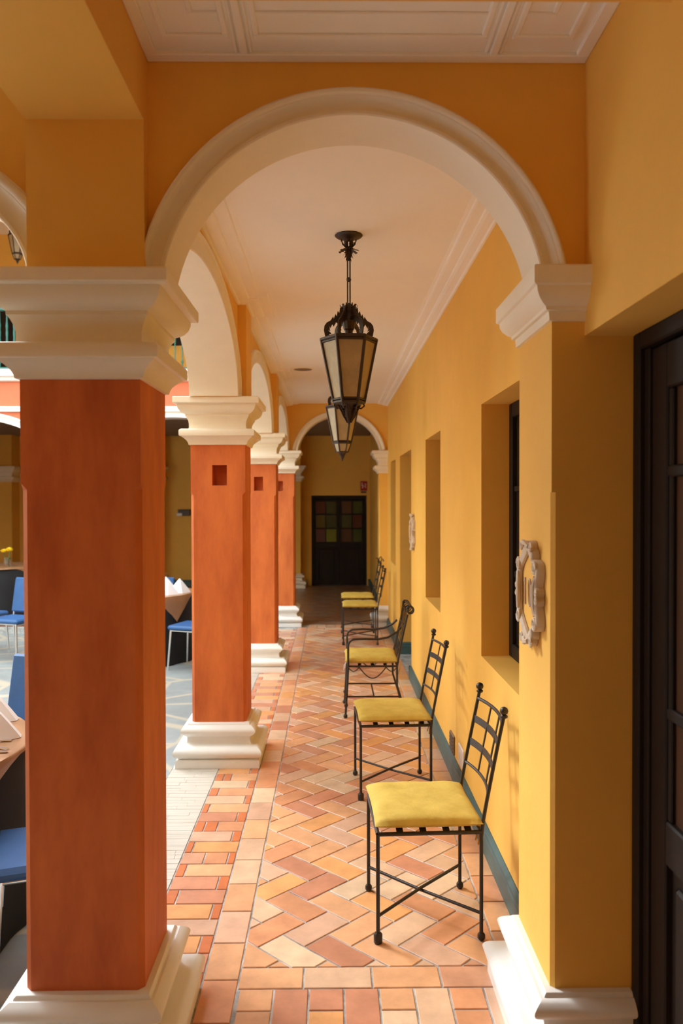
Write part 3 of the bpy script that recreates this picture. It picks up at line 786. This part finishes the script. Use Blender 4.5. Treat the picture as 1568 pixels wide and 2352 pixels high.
# ceiling grille
g=thing('ceiling_speaker','round tan grille set in the walkway ceiling left of the lanterns','ceiling speaker',(-.285,8.0,ZC))
m=MB(); m.lathe([(.105,.002),(.105,-.006),(.095,-.012),(.088,-.008)],n=32); m.build('rim',M['trim'],g,40)
m=MB(); m.lathe([(.09,.0),(.09,-.009),(.01,-.010)],n=32); m.build('grille',M['grille'],g,40)

# ------------------------------------------------------------------ number plaques
def plaque(x,y,z,label,digits):
    """local: u along -y (reads left to right for someone facing the wall), v up, out = -x"""
    t=thing('number_plaque',label,'plaque',(x,y,z),group='baroque plaques on the yellow wall')
    def P(u,v,d): return (-d,-u,v)
    half=[(0,.168),(.03,.166),(.046,.155),(.05,.142),(.066,.140),(.074,.128),(.072,.112),(.098,.110),(.122,.104),(.135,.088),(.134,.066),(.124,.045),(.118,.03),(.128,.022),(.133,.012),(.124,.0)]
    up=half+[(a,-b*1.0) for a,b in half[::-1][1:]]
    out=up+[(-a,b) for a,b in up[::-1][1:-1]]
    inn=[(math.copysign(max(.004,.100*(1 if abs(b)<.085 else max(0,1-(abs(b)-.085)/.075)**.8)),a) if abs(a)>1e-6 else 0,b*.80) for a,b in out]
    n=len(out); rings=[(out,0,1),(out,.016,1),(out,.024,.975),(None,.028,0),(inn,.022,1),(inn,.014,.98)]
    vs=[]
    for poly,d,k in rings:
        for i in range(n):
            if poly is None: a=((out[i][0]*.6+inn[i][0]*.4),(out[i][1]*.6+inn[i][1]*.4))
            else: a=(poly[i][0]*k,poly[i][1]*k)
            vs.append(P(a[0],a[1],d))
    fs=[]
    for r in range(len(rings)-1):
        for i in range(n): fs.append((r*n+i,r*n+(i+1)%n,(r+1)*n+(i+1)%n,(r+1)*n+i))
    m=MB(); m.add(vs,fs)
    for sg in (1,-1):      # scrolls
        for cx,cy,r in ((.105,.085,.022),(.06,.148,.015),(.128,.012,.010),(.105,-.085,.022),(.06,-.148,.015),(.128,-.012,.010)):
            q=[]
            for i in range(15):
                a=i/14*1.6*2*PI; rr=r*(1-.6*i/14); q.append(P(sg*(cx+rr*math.cos(a)),cy+rr*math.sin(a)*(1 if cy>0 else -1),.026))
            m.tube(q,.005,6)
        m.tube([P(sg*.112,.06,.024),P(sg*.100,.03,.028),P(sg*.100,-.03,.028),P(sg*.112,-.06,.024)],.008,6)
    m.tube([P(-.035,.150,.026),P(-.018,.160,.032),P(0,.163,.034),P(.018,.160,.032),P(.035,.150,.026)],.009,6)
    m.tube([P(-.03,-.150,.026),P(0,-.158,.032),P(.03,-.150,.026)],.009,6)
    m.build('frame',M['plaster'],t,50)
    b=MB(); b.add([P(a*1.03,c*1.03,.006) for a,c in inn]+[P(a*1.03,c*1.03,.012) for a,c in inn],[tuple(range(n)),tuple(range(n,2*n))]+[(i,(i+1)%n,n+(i+1)%n,n+i) for i in range(n)])
    b.build('panel',M['yellow'],t)
    H=.088
    for i,ch in enumerate(digits):
        u=(i-1)*.060; d=MB()
        if ch=='1': d.tube([P(u-.010,H*.36,.015),P(u+.002,H/2,.015),P(u+.002,-H/2,.015)],.0028,6)
        else: d.tube([P(u+.016*math.cos(q),H/2*math.sin(q),.015) for q in [2*PI*k/18 for k in range(18)]],.0028,6,closed=True)
        d.build('digit',M['plaster'],t,50)
    return t
plaque(.6455,2.592,1.40,'cream baroque plaque with raised number 101 on the near pilaster','101')
plaque(.7425,7.40,1.40,'small distant baroque plaque on the yellow wall beside the door recess','')

# outlets low on the wall
o=thing('wall_outlet','white socket plate low on the yellow wall behind the nearest chair','outlet',(XW,4.655,.215))
m=MB(); m.rbox(-.010,.001,-.085,.085,-.058,.058,.004); m.build('plate',M['plasticw'],o)
for yy in (-.035,.035):
    m=MB(); m.rbox(-.012,-.008,yy-.018,yy+.018,-.02,.02,.002); m.build('socket',M['plasticw'],o)
o=thing('foot_light','narrow dark louvred plate in the wall just above the skirting','foot light',(XW,5.0,.19))
m=MB(); m.rbox(-.012,.001,-.08,.08,-.055,.06,.004); m.build('surround',M['grille'],o)
m=MB()
for k in range(5): m.rbox(-.015,-.010,-.065,.065,-.045+k*.021,-.030+k*.021,.002)
m.build('louvre',M['dark'],o)

# ------------------------------------------------------------------ wrought-iron chairs
def cushion(x0,x1,y0,y1,z,th=.05,over=.012):
    """soft square pad with crowned top and pinched corners"""
    mb=MB(); n=14; vs=[]; fs=[]
    cx,cy,hx,hy=(x0+x1)/2,(y0+y1)/2,(x1-x0)/2+over,(y1-y0)/2+over
    def edge(s): return max(0.,1-abs(s)**6)
    for lay in (0,1):
        for i in range(n+1):
            for j in range(n+1):
                a=-1+2*i/n; b=-1+2*j/n
                a=math.copysign(1-(1-abs(a))**1.7,a) ; b=math.copysign(1-(1-abs(b))**1.7,b)
                k=(edge(a)*edge(b))**.45
                pin=1-.035*(1-max(abs(a),abs(b))**4) 
                rx=hx*(1-.035*(1-b*b)*abs(a)**3*0+.0); 
                bulge=.5+.5*k
                x=cx+hx*a*(1-.03*(1-abs(b)**2)*(abs(a)>.9)); y=cy+hy*b*(1-.03*(1-abs(a)**2)*(abs(b)>.9))
                wob=.002*math.sin(9*a+3*b)+.0015*math.sin(7*b-4*a)
                zz=z+th*.42+(th*.58*k+wob*k if lay else -th*.42*k)
                vs.append((x,y,zz))
    N=(n+1)*(n+1)
    for lay in (0,1):
        for i in range(n):
            for j in range(n):
                q=[lay*N+i*(n+1)+j,lay*N+(i+1)*(n+1)+j,lay*N+(i+1)*(n+1)+j+1,lay*N+i*(n+1)+j+1]
                fs.append(tuple(q if lay else q[::-1]))
    bd=[i*(n+1) for i in range(n)]+[n*(n+1)+j for j in range(n)]+[i*(n+1)+n for i in range(n,0,-1)]+[j for j in range(n,0,-1)]
    for a,b in zip(bd,bd[1:]+bd[:1]): fs.append((a,b,N+b,N+a))
    return mb.add(vs,fs)
def side_chair(label,curl=False,feet='cap'):
    """origin on the floor at the seat centre; faces -x (front), back toward +x"""
    t=thing('iron_chair',label,'chair',group='wrought-iron chairs against the yellow wall')
    D,W=.20,.209; R=.0076; ZS=.418
    for sx,sy in ((-1,-1),(-1,1)):
        m=MB(); m.tube([(sx*D,sy*W,.012),(sx*D,sy*W,ZS)],R,8); lg=m.build('leg',M['iron'],t,50)
        f=MB()
        if sy<0: f.lathe([(.015,0),(.017,.004),(.017,.034),(.012,.040)],sx*D,sy*W,12)
        else: f.lathe([(.010,0),(.0155,.008),(.015,.02),(.009,.028)],sx*D,sy*W,12)
        f.build('foot',M['iron'],lg,50)
    ztop=.868; xt=D+.088
    def px(z): return D+(0 if z<ZS else .088*((z-ZS)/(ztop-ZS))**1.08)
    for sy in (-1,1):
        m=MB(); m.tube([(D,sy*W,.012),(D,sy*W,ZS*.6)]+[(px(ZS*.8+i*(ztop-ZS*.8)/8),sy*W,ZS*.8+i*(ztop-ZS*.8)/8) for i in range(9)],R,8)
        lg=m.build('leg',M['iron'],t,50)
        f=MB(); f.lathe([(.010,0),(.0155,.008),(.015,.02),(.009,.028)],D,sy*W,12); f.build('foot',M['iron'],lg,50)
        f=MB(); f.lathe([(.009,ztop-.012),(.014,ztop-.008),(.0145,ztop-.002),(.008,ztop+.003),(.0145,ztop+.008),(.017,ztop+.017),(.013,ztop+.027),(.004,ztop+.032)],xt,sy*W,12)
        if curl:
            f.tube([(xt,sy*W,ztop+.02),(xt+.01,sy*W,ztop+.06),(xt+.03,sy*W,ztop+.075),(xt+.04,sy*W,ztop+.055),(xt+.028,sy*W,ztop+.045)],.007,6)
            f.tube([(xt,sy*W,ztop+.03),(xt-.02,sy*W,ztop+.06),(xt-.035,sy*W,ztop+.05)],.006,6)
        f.build('finial',M['iron'],lg,50)
    m=MB()
    for a,b in (((-D,-W),(D,-W)),((D,-W),(D,W)),((D,W),(-D,W)),((-D,W),(-D,-W))): m.tube([(*a,ZS),(*b,ZS)],.0085,8)
    m.build('seat_frame',M['iron'],t,50)
    for x in (-.115,-.025,.065,.150):
        m=MB(); m.strap([(x,-W,ZS+.004),(x,-W+.03,ZS+.012),(x,W-.03,ZS+.012),(x,W,ZS+.004)],.026,.004,(1,0,0)); m.build('seat_slat',M['iron'],t)
    for s in (1,-1):
        m=MB(); zz=.103+(.006 if s>0 else -.006); m.tube([(-D,-s*W,.103),(0,0,zz),(D,s*W,.103)],.0065,8); m.build('stretcher',M['iron'],t,50)
    def bow(z,dz=0,n=14):
        return [(px(z)+.028*(1-(2*i/n-1)**2),-W+2*W*i/n,z+.012*(1-(2*i/n-1)**2)*0) for i in range(n+1)]
    m=MB(); m.tube(bow(.832),.0072,8); m.build('back_rail',M['iron'],t,50); m=MB(); m.tube(bow(.556),.0062,8); m.build('back_rail',M['iron'],t,50)
    for z in (.745,.648):
        m=MB(); m.strap(bow(z),.030,.004,(.1,0,1)); m.build('back_band',M['iron'],t)
    for f in (1/3,2/3):
        m=MB(); y=-W+2*W*f; b=.028*(1-(2*f-1)**2); m.strap([(px(z)+b,y,z) for z in (.556,.65,.74,.832)],.012,.005,(0,1,0)); m.build('back_bar',M['iron'],t)
    c=cushion(-D,D-.004,-W,W,ZS+.012,.055).build('cushion',M['cushion'],t,60)
    for sy in (-1,1):
        m=MB(); m.strap([(D-.02,sy*(W-.01),ZS+.03),(D+.006,sy*(W-.016),ZS+.012),(D-.004,sy*(W-.016),ZS-.02),(D-.008,sy*(W-.018),ZS-.055)],.014,.003,(0,1,0)); m.strap([(D+.004,sy*(W-.020),ZS+.01),(D-.010,sy*(W-.024),ZS-.015),(D-.018,sy*(W-.022),ZS-.04)],.012,.003,(0,1,0)); m.build('tie',M['piping'],c)
    return t
c1=side_chair('wrought-iron chair with grid back and yellow cushion nearest the camera, in front of the socket'); c1.location=(.362,3.304,0); c1.rotation_euler=(0,0,.042)
c2=dup(c1,(.347,4.785,0),.048,'wrought-iron grid-back chair with yellow cushion, second from the camera')
c4=dup(c1,(.325,9.66,0),0,'fourth yellow-cushioned iron chair along the wall, grid back, just beyond the armchair')
c5=side_chair('farthest yellow-cushioned iron chair, with curled finials, almost hidden by the fourth',True); c5.location=(.322,10.50,0)
def arm_chair():
    t=thing('iron_armchair','wrought-iron armchair with rolled slatted back and yellow cushion, third along the wall','chair',(.31,6.52,0),0,'wrought-iron chairs against the yellow wall')
    D,W=.19,.225; ZS=.402
    for sy in (-1,1):
        m=MB(); pts=[(-D-.022,sy*W,.012),(-D-.010,sy*W,.20),(-D,sy*W,ZS),(-D,sy*(W+.01),.56)]
        for i in range(1,8):
            q=i/7*PI/2; pts.append((-D+.055*(1-math.cos(q)),sy*(W+.01),.56+.055*math.sin(q)))
        pts += [(-D+.14,sy*(W+.012),.617),(.04,sy*(W+.012),.614),(.12,sy*(W+.006),.628),(.19,sy*(W-.01),.665),(.222,sy*(W-.03),.70)]
        m.tube(pts[:4],.009,8); lg=m.build('leg',M['iron'],t,50)
        f=MB(); f.lathe([(.012,0),(.017,.01),(.015,.024),(.009,.03)],-D-.022,sy*W,10); f.build('foot',M['iron'],lg,50); f=MB(); f.lathe([(.010,.085),(.016,.095),(.016,.105),(.010,.115)],-D-.017,sy*W,10); f.build('collar',M['iron'],lg,50)
        m=MB(); m.tube(pts[3:],.009,8); m.build('armrest',M['iron'],t,50)
        m=MB(); m.tube([(D+.065,sy*(W+.0),.012),(D+.045,sy*W,.10),(D+.0,sy*W,.25),(D,sy*W,ZS),(D+.035,sy*(W-.02),.58),(D+.085,sy*(W-.03),.80)],.0085,8); lg=m.build('leg',M['iron'],t,50)
        f=MB(); f.lathe([(.010,0),(.015,.01),(.013,.022),(.009,.028)],D+.065,sy*W,10); f.build('foot',M['iron'],lg,50)
    m=MB()
    for a,b in (((-D,-W),(D,-W)),((D,-W),(D,W)),((D,W),(-D,W)),((-D,W),(-D,-W))): m.tube([(*a,ZS),(*b,ZS)],.008,8)
    m.build('seat_frame',M['iron'],t,50)
    for x in (-.10,0,.10):
        m=MB(); m.strap([(x,-W,ZS+.004),(x,0,ZS+.014),(x,W,ZS+.004)],.026,.005,(1,0,0)); m.build('seat_slat',M['iron'],t)
    # rolled back slats
    n=5
    for k in range(n):
        y=-W+.04+(2*W-.08)*k/(n-1); P=[(D+.004,y,ZS+.02),(D+.03,y,.56),(D+.065,y,.72)]
        for i in range(0,11):
            q=PI-.5-i/10*(PI*1.45); P.append((D+.106+.029*math.cos(q),y,.832+.030*math.sin(q)))
        m=MB(); m.strap(P,.010,.007,(0,1,0)); m.build('back_slat',M['iron'],t,40)
    for q_ in ([(D+.062,-W+.02,.70),(D+.062,W-.02,.70)],[(D+.01,-W,.43),(D+.01,W,.43)]):
        m=MB(); m.tube(q_,.0065,8); m.build('back_rail',M['iron'],t,50)
    m=MB(); m.tube([(D+.106,-W+.03,.862),(D+.106,W-.03,.862)],.006,8);
    for s in (1,-1):   # scroll ends
        pts=[]
        for i in range(20):
            q=PI-.5-i/19*(PI*2.2); r=.031*(1-.45*i/19); pts.append((D+.106+r*math.cos(q),s*(W-.03),.832+r*1.05*math.sin(q)))
        m.tube(pts,.008,6)
    m.build('back_rail',M['iron'],t,50)
    m=MB(); m.tube([(-D-.012,-W,.165),(D+.03,-W,.165)],.0065,8); m.tube([(-D-.012,W,.165),(D+.03,W,.165)],.0065,8); m.tube([(.01,-W,.165),(.01,W,.165)],.0065,8); m.tube([(-D-.017,-W,.105),(-D-.017,W,.105)],.0065,8) if False else None
    m.build('stretcher',M['iron'],t,50)
    for sy in (-1,1):
        m=MB()
        m.tube([(-.105+.21*i/16,sy*W,ZS-.008-.085*math.sin(PI*i/16)) for i in range(17)],.0045,6)
        m.tube([(-D+.085*i/8,sy*W,ZS-.008-.032*math.sin(PI*i/8)) for i in range(9)],.004,6); m.tube([(.105+.085*i/8,sy*W,ZS-.008-.032*math.sin(PI*i/8)) for i in range(9)],.004,6)
        m.build('scroll_apron',M['iron'],t,50)
    c=cushion(-D-.012,D,-W+.01,W-.01,ZS+.012,.065).build('cushion',M['cushion'],t,60)
    for sy in (-1,1):
        m=MB(); m.strap([(D-.01,sy*(W-.03),ZS+.05),(D+.028,sy*(W-.02),ZS+.03),(D+.026,sy*(W-.015),ZS-.02),(D+.012,sy*(W-.02),ZS-.06)],.026,.004,(0,1,0)); m.build('tie',M['cushion'],c)
    m=MB(); m.strap([(-D-.012,-W+.02,ZS+.03),(-D-.03,-W+.01,ZS+.01),(-D-.034,-W+.01,ZS-.03)],.012,.004,(0,1,0)); m.strap([(-D-.02,-W+.03,ZS+.01),(-D-.026,-W+.035,ZS-.02)],.010,.004,(0,1,0)); m.build('tassel',M['napkin'],c)
    return t
arm_chair()

# ------------------------------------------------------------------ courtyard tables and blue chairs
ZY=-.10
def cloth_overlay(R,a,zt,rot,n=72):
    mb=MB(); vs=[(0,0,zt)]; fs=[]; rad=[.5,.9,.985,1.0]; 
    K=10
    for k in range(n):
        q=2*PI*k/n; d=((q-rot+PI/4)%(PI/2))-PI/4; rs=a/math.cos(d); rs=max(rs,R*1.0+.012)
        for r in (.3,.6,.9): vs.append((R*r*math.cos(q),R*r*math.sin(q),zt))
        vs.append(((R+.004)*math.cos(q),(R+.004)*math.sin(q),zt-.002))
        drop=rs-R
        for i in range(1,5):
            fl=.012+.012*math.sin(q*9)*i/4
            vs.append(((R+fl)*math.cos(q),(R+fl)*math.sin(q),zt-.004-drop*i/4))
    m=8
    for k in range(n):
        a0=1+k*m; b0=1+((k+1)%n)*m; fs.append((0,a0,b0))
        for i in range(m-1): fs.append((a0+i,a0+i+1,b0+i+1,b0+i))
    return mb.add(vs,fs)
def table(x,y,z,R,rot,lab,cl,ov,group='round tables in the courtyard'):
    t=thing('round_table',lab,'table',(x,y,z),0,group)
    H=.75; m=MB(); m.lathe([(R-.01,H-.035),(R-.002,H-.03),(R-.002,H-.012),(R-.01,H-.008)],n=48); m.build('tabletop',M['woodp'],t)
    m=MB(); m.lathe([(.04,.03),(.04,H-.035)],n=12); m.build('pedestal',M['dark'],t,50)
    m=MB(); m.lathe([(.28,0),(.28,.015),(.05,.035)],n=24); m.build('foot_plate',M['dark'],t,50)
    k=MB(); n=96; vs=[]; fs=[]; L=[(R+.001,H-.006),(R+.008,H-.02),(R+.02,H*.6),(R+.03,H*.3),(R+.04,.004)]
    vs.append((0,0,H-.005))
    for i in range(n):
        q=2*PI*i/n
        for r,zz in L:
            f=1+.02*math.sin(q*14)*(H-zz)/H
            vs.append((r*f*math.cos(q),r*f*math.sin(q),zz))
    for i in range(n):
        a=1+i*5; b=1+((i+1)%n)*5; fs.append((0,a,b))
        for j in range(4): fs.append((a+j,a+j+1,b+j+1,b+j))
    o=k.add(vs,fs).build('tablecloth',M['black'],None,60); o.location=(x,y,z); tag(o,cl,'tablecloth',group='black tablecloths')
    o=cloth_overlay(R+.012,R*1.0,H,rot).build('table_overlay',M['tan'],None,60); o.location=(x,y,z); tag(o,ov,'tablecloth',group='tan table overlays')
    return t
table(-2.12,3.42,ZY,.78,math.radians(15),'round banquet table under black cloth beside the nearest pillar','black floor-length cloth on the table beside the nearest pillar','tan square overlay on the table beside the nearest pillar')
table(-2.30,9.30,ZY,.70,math.radians(10),'round banquet table under black cloth seen between the first two pillars','black cloth on the table seen between the first two pillars','tan overlay on the table seen between the first two pillars')
table(-4.80,11.95,0,.62,math.radians(20),'far round table with the yellow flowers, left of the nearest pillar','black cloth on the far table with flowers','tan overlay on the far table with flowers')
def blue_chair(label):
    t=thing('banquet_chair',label,'chair',group='blue banquet chairs in the courtyard')   # faces -y
    W=.205
    m=MB(); m.rbox(-W,W,-.22,.18,.425,.475,.018); m.build('seat',M['blue'],t)
    m=MB(); m.rbox(-W,W,-.02,.02,-.20,.20,.014); m.xf(Matrix.Translation((0,.215,.70))@Matrix.Rotation(math.radians(-11),4,'X')); m.build('backrest',M['blue'],t)
    for sx in (-1,1):
        m=MB(); m.tube([(sx*(W-.03),-.19,.425),(sx*(W-.005),-.215,.0)],.011,8); m.build('leg',M['chrome'],t,50)
        m=MB(); m.tube([(sx*(W-.03),.215,.72),(sx*(W-.03),.165,.43),(sx*(W-.005),.225,.0)],.011,8); m.build('leg',M['chrome'],t,50)
    m=MB(); m.tube([(-W+.03,-.18,.418),(W-.03,-.18,.418),(W-.03,.15,.418),(-W+.03,.15,.418)],.010,8,closed=True); m.build('seat_frame',M['chrome'],t,50)
    return t
b1=blue_chair('blue banquet chair with bright seat tucked under the nearest table'); b1.location=(-1.08,3.15,ZY); b1.rotation_euler=(0,0,math.radians(-70))
dup(b1,(-1.76,4.50,ZY),math.radians(-18),'dark blue chair back standing behind the nearest table')
dup(b1,(-3.60,9.25,ZY),math.radians(-20),'blue banquet chair alone on the paving, before the flower table')
dup(b1,(-1.47,8.68,ZY),math.radians(250),'blue chair with chrome legs at the table between the first two pillars')
dup(b1,(-2.24,10.45,ZY),math.radians(5),'blue chair back just showing above the folded napkins').scale=(.9,.9,.87)
dup(b1,(-4.15,9.65,ZY),math.radians(160),'dark blue chair at the very left edge beyond the paving')
def napkin(x,y,z,rz,label,s=1.,lean=0):
    mb=MB(); H=.15*s; w=.12*s; d=.07*s
    # folded pyramid: two curved panels meeting in a ridge
    n=6; vs=[]; fs=[]
    for j in range(n+1):
        tt=j/n; zz=H*tt; ww=w*(1-tt)**.9; 
        for i in range(5):
            u=-1+i/2; vs.append((u*ww, -d*(1-abs(u))*(1-tt)-.004, zz))
        for i in range(5):
            u=1-i/2; vs.append((u*ww, d*(1-abs(u)*.4)*(1-tt)*.8+.004+.02*s*tt, zz))
    for j in range(n):
        for i in range(10): fs.append((j*10+i,j*10+(i+1)%10,(j+1)*10+(i+1)%10,(j+1)*10+i))
    fs += [tuple(range(9,-1,-1)),tuple(range(n*10,n*10+10))]
    o=mb.add(vs,fs).build('napkin',M['napkin'],None,35); o.location=(x,y,z); o.rotation_euler=(0,0,rz); tag(o,label,'napkin',group='folded white napkins')
    return o
zt1=ZY+.751
napkin(-1.50,3.56,zt1,.3,'white folded napkin standing nearest on the near table',1.05); napkin(-1.63,3.86,zt1,.1,'white folded napkin standing behind the front one on the near table',1.05)
zt2=ZY+.751
napkin(-1.82,9.0,zt2,.2,'white napkin standing at the left front of the table between the pillars'); napkin(-1.72,9.18,zt2,.5,'white napkin standing at the right of the table between the pillars',1.05); napkin(-1.92,9.36,zt2,0,'white napkin standing behind on the table between the pillars',1.1)
napkin(-4.98,11.70,.751,0,'white napkin on the far flower table at the left edge',1.1); napkin(-5.12,11.95,.751,.4,'white napkin behind on the far flower table at the left edge',1.1)
def cutlery(x,y,z,rz,label,kind='knife'):
    m=MB()
    m.strap([(-.10,0,.003),(0,0,.005),(.02,0,.005)],.016,.006,(0,1,0)); m.strap([(.02,0,.005),(.05,0,.005),(.10,0,.003)],.020,.003,(0,1,0))
    o=m.build(kind,M['silver']); o.location=(x,y,z); o.rotation_euler=(0,0,rz); tag(o,label,'cutlery',group='cutlery on the near table'); return o
cutlery(-1.45,3.36,zt1,.25,'silver table knife lying nearest the edge of the near table'); cutlery(-1.46,3.45,zt1,-.35,'silver table knife lying crosswise by the front napkin'); cutlery(-1.50,3.53,zt1,.1,'silver fork lying next to the front napkin','fork')
# vase with yellow flowers
v=thing('flower_vase','small glass vase holding yellow flowers on the far table','vase',(-4.66,11.72,.751))
m=MB(); m.lathe([(.035,0),(.045,.004),(.05,.06),(.045,.11),(.05,.125),(.046,.125),(.041,.11),(.045,.06),(.04,.012),(.001,.01)],n=20); m.build('glass_bowl',M['glass'],v,50)
for i,(dx,dy,h,lab) in enumerate(((-.05,-.02,.20,'yellow bloom at the left of the vase'),(.035,-.03,.215,'yellow bloom at the front right of the vase'),(.0,.04,.22,'yellow bloom at the back of the vase'))):
    f=thing('yellow_flower',lab,'flower',(-4.66,11.72,.765),group='yellow flowers in the vase')
    m=MB(); m.tube([(dx*.2,dy*.2,.0),(dx*.6,dy*.6,.1),(dx,dy,h-.02)],.004,6)
    m.slab(leaf(.015,.06,3),.002,Matrix.Translation((dx*.5,dy*.5,.07))@Matrix.Rotation(i*2.,4,'Z')@Matrix.Rotation(.7,4,'X')); m.build('stem',M['leaf'],f)
    m=MB()
    for k in range(9):
        q=k*2.4; r=.012+.018*(k/9); m.slab([(-.022,0),(.022,0),(.03,.035),(0,.05),(-.03,.035)],.003,Matrix.Translation((dx,dy,h-.01))@Matrix.Rotation(q,4,'Z')@Matrix.Translation((0,r*.4,0))@Matrix.Rotation(1.2-.9*k/9,4,'X'))
    m.sphere((dx,dy,h+.012),.024,8,6); m.build('bloom',M['flower'],f)

# ------------------------------------------------------------------ light
w=bpy.data.worlds.new('sky'); SC.world=w; w.use_nodes=True
bg=w.node_tree.nodes['Background']; bg.inputs['Color'].default_value=(.86,.95,1.0,1); bg.inputs['Strength'].default_value=3.7
sd=bpy.data.lights.new('hazy_sun','SUN'); sd.energy=1.9; sd.angle=math.radians(12); sd.color=(.97,.99,1.)
so=bpy.data.objects.new('hazy_sun',sd); COL.objects.link(so)
d=Vector((.62,-.57,-.62)).normalized(); so.rotation_euler=d.to_track_quat('-Z','Y').to_euler()
SC.view_settings.view_transform='Standard'; SC.view_settings.look='None'; SC.view_settings.gamma=1; SC.view_settings.exposure=.64
try: SC.view_settings.use_curve_mapping=False
except Exception: pass
cy=SC.cycles; cy.max_bounces=12; cy.diffuse_bounces=8; cy.glossy_bounces=4; cy.transmission_bounces=6; cy.sample_clamp_indirect=10; cy.use_denoising=True
